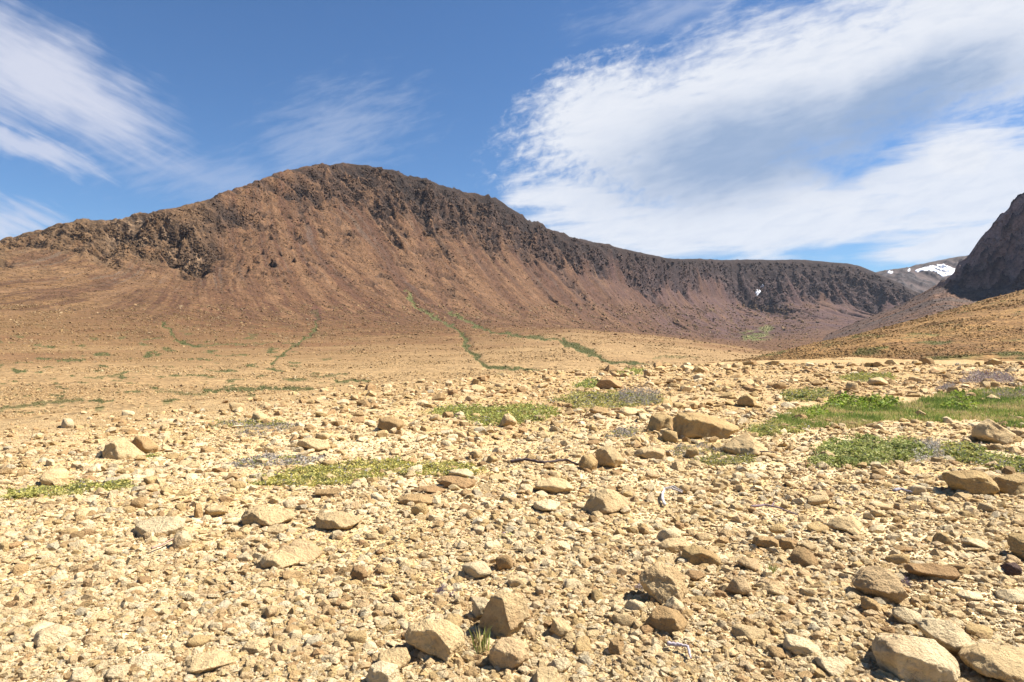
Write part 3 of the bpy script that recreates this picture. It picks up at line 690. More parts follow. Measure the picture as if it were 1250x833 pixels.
 ('tan', [(670,778),(675,758),(690,760),(701,776),(685,782)], [], 'tan wedge right of the tall two-faced stone', 'tan wedge'),
 ('pale', [(668,821),(675,808),(693,805),(699,816),(685,824)], [], 'brightest white stone near the lower edge', 'bright white stone'),
 ('tan', [(643,845),(655,822),(680,820),(692,845)], [], 'tan hump cut by the lower edge right of the purple-faced round stone', 'tan hump at the lower edge'),
 ('pale', [(573,760),(578,737),(595,734),(601,744),(588,750)], [], 'pale stone peeping out behind the tall two-faced stone', 'pale stone behind'),
]
NICKS = []      # landmark name, x, y in the photo

def hero_stone(spec, idx):
    tone, poly, cuts, label, nick = spec
    p = np.array(poly, float)
    yb = p[:, 1].max(); xc = p[:, 0].mean()
    X, Y, Z = on_ground(xc, yb - 0.10 * (yb - p[:, 1].min()))
    s = Y / F
    q = np.stack([(p[:, 0] - xc) * s, (yb - p[:, 1]) * s], -1)          # metres, x right, z up
    wd = np.ptp(q[:, 0]); dep = math.atan2(yb - CY, F)
    hh = np.ptp(q[:, 1])
    depth = 0.5 * min(wd, 1.6 * hh + 0.3 * wd)
    zs = min(1.0, max(.62, (hh - 0.75 * depth * math.sin(dep)) / hh / math.cos(dep)))
    q[:, 1] *= zs
    c = np.array([q[:, 0].mean(), q[:, 1].mean()])
    rg = np.random.default_rng(100 + idx)
    q[:, 1][q[:, 1] < hh * 0.12] -= hh * 0.25                          # rooted in the rubble
    planes = []
    n = len(q)
    area = sum(q[i][0] * q[(i + 1) % n][1] - q[(i + 1) % n][0] * q[i][1] for i in range(n))
    sg = 1 if area > 0 else -1
    for i in range(n):
        e = q[(i + 1) % n] - q[i]
        nn = np.array([e[1], -e[0]]) * sg; nn /= np.linalg.norm(nn) + 1e-9
        d = max(((q - c) @ nn).max(), 0.02 * wd)
        for side in (-1, 1):
            a = rg.uniform(0.15, 0.55)
            planes.append(((nn[0] * math.cos(a), side * math.sin(a), nn[1] * math.cos(a)), d * math.cos(a)))
    planes.append(((rg.uniform(-.2, .2), -1, rg.uniform(.0, .35)), depth * 0.95))
    planes.append(((rg.uniform(-.3, .3), 1, rg.uniform(.0, .3)), depth))
    for nv, pt in cuts:
        nv = np.array(nv, float); nv /= np.linalg.norm(nv)
        pw = np.array([(pt[0] - xc) * s - c[0], -depth * 0.55, (yb - pt[1]) * s * zs - c[1]])
        planes.append((nv, max(float(nv @ pw), depth * 0.22)))
    for _ in range(7):
        v = rg.normal(size=3); v /= np.linalg.norm(v)
        ext = math.sqrt((v[0] * wd * .5) ** 2 + (v[1] * depth) ** 2 + (v[2] * hh * .5) ** 2)
        planes.append((v, ext * rg.uniform(.86, .98)))
    big = wd / s > 36
    P, fc = polytope(planes, 6 if wd / s > 60 else 5 if big else 4, rg.uniform(26, 60), 0.10, idx, scale=wd * 0.5)
    P = P + np.array([c[0], 0, c[1]])
    me = mesh_np('stone', P, fc, M_STONE, True)
    o = link('stone', me, label=label, category='stone', group=GROUP)
    X *= (Y + depth * .6) / Y
    o.location = (X, Y + depth * 0.6, float(ground_z(X, Y + depth * .6)))
    v = rg.uniform(0.88, 1.12); cc = PAL[tone]
    o.color = (cc[0] * v, cc[1] * v, cc[2] * v, 1)
    occupied.append((X, Y + depth * .6, max(wd * 0.5, depth) * 1.0))
    NICKS.append((nick, xc, yb, X, Y))
for i, sp in enumerate(HERO): hero_stone(sp, i)
# the rows of plates: nothing random may sit in front of these
# prototypes for the repeated stones
PROTO = []
for i in range(26):
    rg = np.random.default_rng(500 + i)
    P, fc = polytope(random_planes(rg, int(rg.integers(7, 15))), 3, rg.uniform(14, 30), 0.06, 50 + i)
    P[:, 0] /= np.abs(P[:, 0]).max(); P[:, 1] /= np.abs(P[:, 1]).max(); P[:, 2] /= np.abs(P[:, 2]).max()
    PROTO.append(mesh_np('stone', P, fc, M_STONE, True))

TONE_WORDS = {'pale': 'pale cream', 'tan': 'tan', 'brown': 'brown', 'rust': 'rust-coloured', 'pink': 'pinkish', 'grey': 'greyish', 'golden': 'golden-brown'}
rg = np.random.default_rng(77)
autos = []
tries = 0
while len(autos) < 300 - len(HERO) - 6 and tries < 40000:
    tries += 1
    x = rg.uniform(6, 1244); y = 455 + 372 * rg.random() ** 0.8
    if y < 470 and x < 650: continue
    X, Y, Z = on_ground(x, y)
    if Y > float(edge_Y(X / Y)) - 0.5: continue
    near = (y - 455) / 380
    wpx = rg.gamma(5, 2.1) * (0.75 + 0.65 * near) + 6
    rad = 0.5 * wpx * Y / F
    if any((X - a) ** 2 + ((Y - b) * 0.8) ** 2 < (r_ * 1.05 + rad) ** 2 for a, b, r_ in occupied): continue
    if (y > 480 and y < 532 and x > 955 and rg.random() < .9): continue
    if (535 < y < 575 and x > 985): continue
    autos.append((x, y, X, Y, Z, wpx, rad)); occupied.append((X, Y, rad))
count = {}
autos.sort(key=lambda a: -a[5])
for x, y, X, Y, Z, wpx, rad in autos:
    tone = rg.choice(['pale', 'tan', 'tan', 'brown', 'rust', 'pink', 'golden', 'grey'], p=[.24, .24, .16, .11, .03, .07, .12, .03])
    best = min(NICKS, key=lambda n: math.hypot(n[1] - x, (n[2] - y) * 1.4))
    dx, dy = x - best[1], (y - best[2]) * 1.6
    rel = ('right of' if dx > 0 else 'left of') if abs(dx) > abs(dy) else ('in front of' if dy > 0 else 'behind')
    sx = rad; sy = rad * rg.uniform(.6, 1.05); sz = rad * rg.uniform(.38, .8)
    shape = 'flat' if sz < 0.5 * rad else 'chunky' if sz > .66 * rad else 'low'
    key = (rel, best[0], shape, tone); count[key] = count.get(key, 0) + 1
    ordw = ['', 'second ', 'third ', 'fourth ', 'fifth ', 'sixth '][min(count[key] - 1, 5)]
    size = 'fist-sized' if rad * 2 < .13 else 'head-sized' if rad * 2 < .3 else 'knee-high'
    o = link('stone', PROTO[int(rg.integers(len(PROTO)))], label=f"{ordw}{TONE_WORDS[tone]} {shape} stone {rel} the {best[0]}", category='stone', group=GROUP)
    o.location = (X, Y, Z + sz * rg.uniform(0.25, .6)); o.scale = (sx, sy, sz)
    o.rotation_euler = (rg.uniform(-.25, .25), rg.uniform(-.25, .25), rg.uniform(0, 6.28))
    v = rg.uniform(0.85, 1.15); cc = PAL[tone]
    o.color = (cc[0] * v, cc[1] * v, cc[2] * v, 1)

# ------------------------------------------------------------------ rubble: uncountable small stones
def hull_proto(rg, n):
    bm = bmesh.new()
    for _ in range(n):
        v = rg.normal(size=3); v /= np.linalg.norm(v); v *= rg.uniform(.8, 1.05)
        bm.verts.new(v)
    res = bmesh.ops.convex_hull(bm, input=bm.verts)
    bmesh.ops.delete(bm, geom=[v for v in bm.verts if not v.link_faces], context='VERTS')
    bmesh.ops.triangulate(bm, faces=bm.faces)
    bm.verts.index_update()
    v = np.array([p.co[:] for p in bm.verts]); f_ = np.array([[q.index for q in p.verts] for p in bm.faces]); bm.free()
    return v, f_
HULL = [hull_proto(np.random.default_rng(900 + i), 9 + i % 7) for i in range(20)]
HULL_BIG = []
for i in range(14):
    rg2_ = np.random.default_rng(950 + i)
    HULL_BIG.append(hull_proto(rg2_, 16 + i % 8))

def scatter_mesh(name, pts, rad, tones, protos, mat, rg, sink=0.34, flat=(0.25, 0.85), tilt=0.38, **props):
    n = len(pts); which = rg.integers(len(protos), size=n)
    V = []; FC = []; CO = []; off = 0
    for k, (pv, pf) in enumerate(protos):
        s = np.nonzero(which == k)[0]
        if not len(s): continue
        m_ = len(s)
        sc = np.stack([rad[s], rad[s] * rg.uniform(.6, 1.0, m_), rad[s] * rg.uniform(flat[0], flat[1], m_)], -1)
        P = pv[None] * sc[:, None, :]
        a = rg.uniform(-tilt, tilt, m_); ca, sa = np.cos(a)[:, None], np.sin(a)[:, None]
        P = np.stack([P[..., 0], P[..., 1] * ca - P[..., 2] * sa, P[..., 1] * sa + P[..., 2] * ca], -1)
        a = rg.uniform(-tilt, tilt, m_); ca, sa = np.cos(a)[:, None], np.sin(a)[:, None]
        P = np.stack([P[..., 0] * ca + P[..., 2] * sa, P[..., 1], -P[..., 0] * sa + P[..., 2] * ca], -1)
        a = rg.uniform(0, 6.283, m_); ca, sa = np.cos(a)[:, None], np.sin(a)[:, None]
        P = np.stack([P[..., 0] * ca - P[..., 1] * sa, P[..., 0] * sa + P[..., 1] * ca, P[..., 2]], -1)
        P = P + pts[s][:, None, :]; P[..., 2] += (sc[:, 2] * (1 - 2 * sink) * .6)[:, None]
        V.append(P.reshape(-1, 3)); nv = len(pv)
        FC.append((pf[None] + (np.arange(m_) * nv)[:, None, None] + off).reshape(-1, 3)); off += m_ * nv
        CO.append(np.repeat(tones[s], nv, 0))
    me = mesh_np(name, np.concatenate(V), np.concatenate(FC), mat, False, np.concatenate(CO))
    return link(name, me, **props)

def stone_tones(rg, n, warm):
    """warm 0 = pale cream plain, 1 = rusty slopes"""
    base = np.array([PAL['pale'], PAL['tan'], PAL['golden'], PAL['brown'], PAL['rust'], PAL['pink'], PAL['grey']])
    p0 = np.array([.36, .32, .12, .06, .03, .07, .04]); p1 = np.array([.05, .24, .26, .22, .14, .07, .02])
    k0 = rg.choice(7, n, p=p0 / p0.sum()); k1 = rg.choice(7, n, p=p1 / p1.sum())
    k = np.where(rg.random(n) < warm, k1, k0)
    return base[k] * rg.uniform(.8, 1.15, n)[:, None]

# stones on the slopes beyond
def slope_scatter(name, fan, N, xr_, yr_, px_rng, warm, mul=1.0, clumpy=1.0, where=None, own=.45, flat=(0.4, .9), tilt=.4, sink=.35):
    pv = np.minimum.accumulate(fan.py(), axis=0)
    vis = fan.visible() & (fan.px > xr_[0]) & (fan.px < xr_[1]) & (fan.py() > yr_[0]) & (fan.py() < yr_[1])
    rr, cc_ = np.nonzero(vis)
    wgt = np.abs(np.gradient(pv, axis=0))[rr, cc_] + 1e-4
    if where is not None: wgt *= where[rr, cc_] + 1e-5
    cl = fbm(fan.X[rr, cc_] / 25, fan.Y[rr, cc_] / 18, 4, 701)
    wgt *= np.clip(0.35 + cl * 1.6 * clumpy, 0.03, 1.5) * (1 - 0.8 * np.clip(fan.veg[rr, cc_], 0, 1))
    k = rg.choice(len(rr), N, p=wgt / wgt.sum()); a, b = rr[k], cc_[k]
    P = np.stack([fan.X[a, b], fan.Y[a, b], fan.Z[a, b]], -1)
    j = rg.uniform(-.5, .5, (N, 1)); P[:, 0] += j[:, 0] * 1.4 * P[:, 1] / F
    w_ = np.clip(np.exp(rg.normal(np.log(px_rng[0]), .5, N)), .8, px_rng[1])
    rad = .5 * w_ * P[:, 1] / F
    t_ = stone_tones(rg, N, warm) * mul
    t_ = (1 - own) * t_ + own * fan.col[a, b] * rg.uniform(.7, 1.35, N)[:, None]
    scatter_mesh(name, P, rad, t_, HULL, M_RUBBLE, rg, sink=sink, flat=flat, tilt=tilt, kind='stuff')
slope_scatter('hillside_stones', m, 80000, (-250, 1000), (372, 512), (1.5, 6.0), 0.9, 0.7, 1.2, None, .6)
slope_scatter('hill_stones', h, 34000, (880, 1500), (350, 446), (1.4, 4.6), 1.0, 0.85, .9, None, .65)
slope_scatter('slope_stones', m, 12000, (-250, 620), (452, 522), (2.0, 7.0), .7, .9, 1.0, None, .5)
slope_scatter('talus_blocks', m, 45000, (-250, 1250), (215, 412), (1.0, 3.2), 1.0, 0.32, 1.2, (1 - cliffness) * (1 - .75 * sstep(520, 680, m.px)), .65)
slope_scatter('cliff_blocks', m, 15000, (-250, 1250), (190, 385), (2.2, 6.5), 1.0, 0.1, 1.2, cliffness * (m.S < 5.84), .95, (.4, .9), .7, .85)
r.veg = r.Z * 0
slope_scatter('dark_cliff_blocks', r, 6000, (1130, 1500), (150, 360), (2.2, 7.0), 1.0, 0.08, 1.2, rcl * (r.S < 2.9), .95, (.4, .9), .7, .85)
slope_scatter('dark_talus_blocks', r, 9000, (990, 1500), (340, 420), (1.3, 4.0), 1.0, 0.2, 1.0, 1 - rcl, .75)

# ================================================================== PLANTS
def leaf_cloud(P, N_, size, cols, rg, aspect=1.6, flat=False):
    """one bent leaf (two triangles as a folded quad) per point"""
    n = len(P)
    d = rg.normal(size=(n, 3)); d /= np.linalg.norm(d, axis=1)[:, None]
    if flat: d[:, 2] *= .45
    else: d = d + N_ * rg.uniform(0.2, .9, (n, 1))
    d /= np.linalg.norm(d, axis=1)[:, None]
    r_ = rg.normal(size=(n, 3))
    if flat: r_ = r_ * .55 + np.array([0, 0, 1.0])
    sdir = np.cross(d, r_); sdir /= np.linalg.norm(sdir, axis=1)[:, None]
    nn = np.cross(d, sdir); nn *= np.where(nn[:, 2:] < 0, -1, 1)
    s = size[:, None]
    v0 = P; v1 = P + d * s * .5 + sdir * s * .5 / aspect + nn * s * .12; v2 = P + d * s; v3 = P + d * s * .5 - sdir * s * .5 / aspect + nn * s * .12
    V = np.stack([v0, v1, v2, v3], 1).reshape(-1, 3)
    f_ = np.arange(n * 4).reshape(-1, 4)
    return V, f_, np.repeat(cols, 4, 0)

def region_points(poly, n, rg, wob=1.0):
    p = np.array(poly, float); out = []
    x0, y0 = p.min(0); x1, y1 = p.max(0)
    got = 0
    while got < n:
        x = rg.uniform(x0 - 4, x1 + 4, n * 2); y = rg.uniform(y0 - 1, y1 + 1, n * 2)
        wx = x + fbm(x / 14, y / 5, 3, 801) * 16 * wob; wy = y + fbm(x / 10, y / 4, 3, 803) * 4 * wob
        k = in_poly(wx, wy, p)
        out.append(np.stack([x[k], y[k]], -1)); got += int(k.sum())
    return np.concatenate(out)[:n]

GREEN = [C(.15, .17, .042), C(.20, .21, .055), C(.10, .115, .033), C(.25, .23, .075)]
OLIVE = [C(.18, .172, .045), C(.235, .21, .06), C(.125, .125, .04), C(.26, .22, .085)]
BRIGHT = [C(.12, .165, .02), C(.16, .20, .025), C(.08, .115, .02), C(.19, .205, .045), C(.15, .14, .05)]
TEAL = [C(.15, .17, .055), C(.20, .21, .07), C(.09, .105, .035), C(.26, .245, .095)]
GREYS = [C(.22, .195, .165), C(.16, .14, .12), C(.29, .265, .23), C(.10, .085, .07)]
PURP = [C(.16, .115, .135), C(.10, .07, .09), C(.21, .17, .175)]

PLANT_AREAS = []; STICK_LINES = []
def mat_plant(name, poly, n, leaf_px, height, pal, label, category, group=None, seed=0, wob=1.0, lift=0.0, aspect=1.6, kind=None, greyfrac=0.06):
    rg = np.random.default_rng(3000 + seed)
    q = region_points(poly, n, rg, wob)
    if n > 600: PLANT_AREAS.append(poly)
    fr = rg.random(n) < .13
    q[fr, 0] += rg.normal(0, 9, int(fr.sum())) * wob; q[fr, 1] += rg.normal(0, 2.5, int(fr.sum())) * wob
    q[:, 1] = np.maximum(q[:, 1], 450)
    # vectorised placement on the flat plain, then real ground height
    Y = EYE * F / (q[:, 1] - CY)
    for _ in range(12):
        z = ground_z((q[:, 0] - CX) / F * Y, Y); Y = 0.5 * Y + 0.5 * (EYE - z) * F / (q[:, 1] - CY)
    X = (q[:, 0] - CX) / F * Y; z = ground_z(X, Y)
    lump = np.clip(0.55 + fbm(X / .35, Y / .35, 3, 805 + seed) * 1.3, 0.08, 1.3)
    hgt = rg.uniform(0, 1, n) ** 0.7 * height * .75 * lump + lift
    size = leaf_px * Y / F * rg.uniform(.6, 1.4, n)
    pal = np.array(pal) * 1.7
    pal = np.array(pal); k = rg.integers(len(pal), size=n)
    cl = np.clip(fbm(X / .25, Y / .25, 2, 811 + seed) * 1.2 + .5, 0, .999)
    k = np.where(rg.random(n) < .6, (cl * len(pal)).astype(int), k)
    cols = pal[k] * rg.uniform(.75, 1.25, n)[:, None]
    gsel = rg.random(n) < greyfrac
    cols[gsel] = np.array(GREYS)[rg.integers(3, size=int(gsel.sum()))]
    V, f_, cc = leaf_cloud(np.stack([X, Y, z + hgt - .01], -1), np.array([[0, 0, 1.0]]), size, cols, rg, aspect, aspect < 2)
    ox = np.array([X.mean(), Y.mean(), z.mean()])
    me = mesh_np(name, V - ox, f_, M_LEAF, False, cc)
    if kind: o = link(name, me, kind=kind)
    else:
        o = link(name, me, label=label, category=category)
        if group: o['group'] = group
    o.location = ox
    NICKS.append((label, q[:, 0].mean(), q[:, 1].max(), X.mean(), Y.mean()))
    return o
G_MAT = 'low green mats growing between the stones'
mat_plant('mat_plant', [(0, 602), (60, 596), (110, 591), (165, 590), (160, 599), (100, 604), (40, 609), (0, 611)], 11000, 3.0, .08, [c_ * 1.15 for c_ in OLIVE], 'narrow yellow-green mat strip reaching the left edge of the stony plain', 'mat plant', G_MAT, 1)
mat_plant('mat_plant', [(300, 592), (345, 578), (400, 568), (470, 563), (560, 568), (596, 576), (570, 582), (480, 580), (420, 592), (360, 594)], 27000, 3.0, .09, [c_ * C(1.2, 1.17, 1.1) for c_ in OLIVE], 'long yellow-green mat across the middle left, below the grey lichen mat', 'mat plant', G_MAT, 2, greyfrac=.10)
mat_plant('mat_plant', [(515, 505), (545, 497), (600, 498), (650, 496), (682, 500), (675, 512), (620, 519), (585, 521), (560, 510)], 9500, 3.0, .16, OLIVE[:3] + GREEN[:2], 'dark olive green mat behind the pointed stone in the centre', 'mat plant', G_MAT, 3)
mat_plant('mat_plant', [(675, 490), (700, 481), (760, 480), (800, 484), (815, 492), (770, 498), (705, 500)], 8000, 2.8, .16, OLIVE, 'olive mat running under the grey dead shrub in the centre', 'mat plant', G_MAT, 4, greyfrac=.2)
mat_plant('mat_plant', [(700, 470), (718, 464), (734, 464), (728, 475), (705, 475)], 1800, 2.6, .12, GREEN, 'small bright mat left of the dark reddish boulder', 'mat plant', G_MAT, 5)
mat_plant('mat_plant', [(752, 455), (768, 450), (784, 451), (782, 457), (760, 458)], 1300, 2.4, .1, GREEN, 'smallest mat on the far rim above the dark reddish boulder', 'mat plant', G_MAT, 6)
mat_plant('mat_plant', [(984, 566), (1000, 552), (1010, 543), (1060, 538), (1110, 543), (1150, 548), (1140, 560), (1080, 567), (1040, 572), (1000, 571)], 14000, 3.4, .20, TEAL + GREEN[:2], 'thick blue-green cushion mat in front of the grass on the right', 'mat plant', G_MAT, 7, greyfrac=.03)
mat_plant('mat_plant', [(1150, 545), (1180, 544), (1220, 556), (1262, 562), (1262, 580), (1215, 572), (1160, 562)], 9000, 3.2, .12, GREEN + OLIVE[:2], 'green mat spreading to the right edge above the square-faced boulder', 'mat plant', G_MAT, 8, greyfrac=.16)
mat_plant('mat_plant', [(1020, 461), (1050, 456), (1090, 458), (1100, 463), (1060, 466), (1030, 465)], 3200, 2.4, .14, OLIVE[:3] + GREEN[:1], 'thin far mat under a round tan stone on the right', 'mat plant', G_MAT, 9)
mat_plant('mat_plant', [(850, 562), (880, 556), (920, 558), (918, 566), (870, 568)], 2600, 2.8, .09, OLIVE, 'scrappy mat along the foot of the wedge boulder', 'mat plant', G_MAT, 10, greyfrac=.25)
mat_plant('mat_plant', [(905, 525), (940, 518), (985, 520), (980, 529), (930, 533)], 4200, 2.8, .13, GREEN + OLIVE, 'green strip right of the long tilted boulder', 'mat plant', G_MAT, 11)
mat_plant('mat_plant', [(955, 485), (965, 478), (1010, 476), (1020, 484), (990, 490), (960, 490)], 3400, 2.6, .18, OLIVE[:3] + TEAL[:1], 'dark green mat at the back left end of the grass', 'mat plant', G_MAT, 12, greyfrac=.15)
mat_plant('mat_plant', [(245, 519), (265, 514), (300, 514), (345, 515), (350, 520), (270, 523)], 2600, 2.4, .07, OLIVE + GREYS[:1], 'faint olive mat among stones on the far left of the plain', 'mat plant', G_MAT, 13, greyfrac=.3)
mat_plant('mat_plant', [(735, 532), (755, 524), (775, 525), (772, 533), (745, 536)], 1700, 2.4, .11, OLIVE[:2] + GREYS[:2], 'small grey-and-green mat left of the rounded boulder', 'mat plant', G_MAT, 14, greyfrac=.4)
mat_plant('mat_plant', [(175, 553), (188, 553), (194, 557), (180, 559)], 500, 2.6, .07, GREEN, 'tiny green tuft at the foot of the split boulder', 'mat plant', G_MAT, 15)
G_LICH = 'grey lichen and dead heath on the stones'
mat_plant('dead_shrub', [(262, 566), (300, 562), (320, 556), (372, 556), (395, 560), (380, 568), (300, 571)], 4200, 2.6, .05, GREYS + OLIVE[:1], 'grey lichen-like dead mat above the long yellow-green mat', 'dead shrub', G_LICH, 16)
mat_plant('dead_shrub', [(755, 488), (765, 478), (785, 476), (805, 484), (805, 494), (770, 497)], 2600, 2.6, .28, GREYS, 'bushy grey dead shrub on the olive mat in the centre', 'dead shrub', G_LICH, 17, aspect=4)
mat_plant('dead_shrub', [(1172, 468), (1185, 459), (1215, 457), (1240, 464), (1235, 469), (1190, 470)], 3600, 2.5, .40, GREYS + PURP, 'largest grey-purple dead shrub above the right end of the grass', 'dead shrub', G_LICH, 18, aspect=4)
mat_plant('dead_shrub', [(1140, 477), (1148, 471), (1160, 472), (1163, 478)], 900, 2.4, .2, GREYS + PURP[:1], 'small grey dead shrub left of the largest dead shrub', 'dead shrub', G_LICH, 19, aspect=4)
mat_plant('dead_shrub', [(1203, 488), (1215, 479), (1250, 478), (1262, 486), (1230, 489)], 2000, 2.4, .22, GREYS + PURP[:1], 'grey dead shrub at the right edge in the grass', 'dead shrub', G_LICH, 20, aspect=4)
mat_plant('dead_shrub', [(1115, 562), (1118, 549), (1132, 545), (1150, 552), (1150, 562), (1130, 566)], 2600, 2.6, .26, GREYS + [C(.5, .47, .44)], 'pale-topped grey dead shrub inside the blue-green cushion mat', 'dead shrub', G_LICH, 21, aspect=4)
mat_plant('dead_shrub', [(810, 552), (840, 545), (880, 543), (890, 550), (860, 556), (820, 558)], 2600, 2.4, .07, GREYS + OLIVE[:2], 'flat grey litter in front of the long tilted boulder', 'dead shrub', G_LICH, 22, aspect=3)
mat_plant('dead_shrub', [(280, 532), (300, 522), (345, 517), (372, 520), (360, 527), (300, 534)], 2300, 2.4, .07, GREYS + OLIVE[:1] + [C(.1, .08, .07)], 'dark grey heath strip over the stones on the far left', 'dead shrub', G_LICH, 23, aspect=3)
mat_plant('dead_shrub', [(530, 728), (536, 719), (548, 716), (556, 722), (553, 730)], 420, 3.4, .05, PURP, 'purple dry tuft behind the dark-fronted block', 'dry tuft', None, 24, aspect=4, wob=.3)
mat_plant('dead_shrub', [(776, 722), (782, 714), (790, 716), (792, 724)], 260, 3.2, .05, PURP + GREYS[:1], 'pale lilac dry tuft left of the weathered knob', 'dry tuft', None, 25, aspect=4, wob=.3)
mat_plant('mat_plant', [(768, 737), (775, 731), (782, 734), (780, 740)], 200, 3.2, .05, GREEN, 'green sprig below the pale lilac dry tuft', 'sprig', None, 26, wob=.3)
mat_plant('dead_shrub', [(1100, 713), (1105, 708), (1112, 711), (1112, 717)], 200, 3.0, .05, PURP + GREYS[:1], 'dusky dry tuft right of the hump-backed pink stone', 'dry tuft', None, 27, aspect=4, wob=.3)
mat_plant('dead_shrub', [(612, 656), (618, 650), (624, 654), (620, 659)], 200, 3.0, .05, TEAL + PURP[:1], 'grey-green sprig in the gravel left of the pyramid stone', 'sprig', None, 28, wob=.3)
G_SHR = 'bright leafy shrubs in the grass'
for i, (poly, n, lab) in enumerate([
   ([(1010, 497), (1018, 487), (1032, 484), (1045, 489), (1048, 498), (1030, 502)], 1700, 'bright leafy shrub at the left end of the grass, first of three in a row'),
   ([(1042, 499), (1050, 489), (1068, 487), (1078, 493), (1075, 501), (1055, 503)], 1700, 'bright leafy shrub, middle one of three in a row in the grass'),
   ([(1075, 499), (1080, 490), (1092, 489), (1096, 497), (1088, 502)], 1100, 'bright leafy shrub, third in the row in the grass, smallest'),
   ([(1150, 502), (1158, 490), (1170, 483), (1188, 490), (1192, 500), (1170, 504)], 2200, 'bright green shrub standing apart in the right half of the grass'),
   ([(980, 508), (990, 502), (1008, 503), (1008, 511), (990, 513)], 1000, 'low bright shrub at the front left of the grass')]):
    mat_plant('leafy_shrub', poly, int(n * .8), 4.0, .24, BRIGHT, lab, 'shrub', G_SHR, 40 + i, wob=.5, greyfrac=.01)

# grass: blades
def grass_blades(q, hpx, seed, pal, hmax):
    rg = np.random.default_rng(seed); n = len(q)
    Y = EYE * F / (q[:, 1] - CY)
    for _ in range(12):
        z = ground_z((q[:, 0] - CX) / F * Y, Y); Y = 0.5 * Y + 0.5 * (EYE - z) * F / (q[:, 1] - CY)
    X = (q[:, 0] - CX) / F * Y; z = ground_z(X, Y)
    H = np.minimum(hpx * Y / F, hmax) * rg.uniform(.5, 1.3, n); a = rg.uniform(0, 6.28, n); wd = np.minimum(H * .07, .0002 + .0006 * Y)
    lx = np.cos(a) * H * rg.uniform(.1, .55, n); ly = np.sin(a) * H * rg.uniform(.1, .55, n)
    b = rg.uniform(0, 6.28, n); wx, wy = np.cos(b) * wd, np.sin(b) * wd
    base = np.stack([X, Y, z - .01], -1)
    v = np.stack([base + np.stack([-wx, -wy, 0 * X], -1), base + np.stack([wx, wy, 0 * X], -1),
                  base + np.stack([lx * .4 + wx * .7, ly * .4 + wy * .7, H * .6], -1), base + np.stack([lx, ly, H], -1)], 1).reshape(-1, 3)
    pal = np.array(pal) * 1.7; k_ = np.clip((fbm(X / .9, Y / 1.2, 4, 821) * 1.3 + .5 + rg.normal(0, .25, n)) * len(pal), 0, len(pal) - 1).astype(int)
    cols = pal[k_] * rg.uniform(.7, 1.3, n)[:, None]
    return v, np.arange(n * 4).reshape(-1, 4), np.repeat(cols, 4, 0)
rg = np.random.default_rng(61)
GR = [C(.09, .125, .03), C(.13, .165, .04), C(.17, .195, .05), C(.22, .21, .075), C(.28, .23, .11)]
q = region_points([(935, 516), (960, 505), (1000, 497), (1050, 500), (1110, 494), (1140, 484), (1200, 478), (1330, 474), (1330, 530), (1240, 524), (1190, 512), (1150, 516), (1080, 514), (1040, 524), (980, 524)], 46000, rg)
v, f_, cc = grass_blades(q, 5.5, 62, GR, .22)
me = mesh_np('grass', v, f_, M_LEAF, False, cc); link('grass', me, kind='stuff')
def tuft(poly, n, hpx, label, seed, hmax=.3):
    rg = np.random.default_rng(seed); q = region_points(poly, n, rg, .2)
    v, f_, cc = grass_blades(q, hpx, seed, GR, hmax); o_ = v.mean(0) * np.array([1, 1, 0]) + np.array([0, 0, v[:, 2].min()])
    me = mesh_np('grass_tuft', v - o_, f_, M_LEAF, False, cc); o = link('grass_tuft', me, label=label, category='grass tuft', group='grass tufts among the stones'); o.location = o_
tuft([(578, 795), (588, 789), (596, 792), (597, 800), (584, 801)], 42, 30, 'thin tuft of grass in front of the tall two-faced stone', 63)
tuft([(938, 702), (944, 699), (946, 702), (941, 704)], 30, 13, 'little green grass tuft right of the pinkish tilted stone', 64)

# green cover on the far slopes (nobody could count the plants)
def slope_cover(name, fan, N, px_size):
    rg = np.random.default_rng(71)
    vis = fan.visible() & (fan.veg > .35) & (fan.py() < 512)
    rr, cc_ = np.nonzero(vis)
    wgt = np.abs(np.gradient(np.minimum.accumulate(fan.py(), axis=0), axis=0))[rr, cc_] + 1e-4
    wgt *= fan.veg[rr, cc_]
    k = rg.choice(len(rr), N, p=wgt / wgt.sum()); a, b = rr[k], cc_[k]
    P = np.stack([fan.X[a, b], fan.Y[a, b], fan.Z[a, b]], -1)
    P[:, 0] += rg.uniform(-.7, .7, N) * 1.4 * P[:, 1] / F
    sz = px_size * P[:, 1] / F * rg.uniform(.5, 1.3, N)
    P[:, 2] += rg.uniform(0, .6, N) * sz
    pal = np.array([C(.065, .085, .025), C(.095, .11, .033), C(.15, .145, .05)])
    V, f_, cc = leaf_cloud(P, np.array([[0, 0, 1.0]]), sz, pal[rg.integers(3, size=N)], rg)
    me = mesh_np(name, V, f_, M_LEAF, False, cc); link(name, me, kind='stuff')
slope_cover('slope_vegetation', m, 34000, 1.0)
slope_cover('hill_vegetation', h, 6000, 1.6)

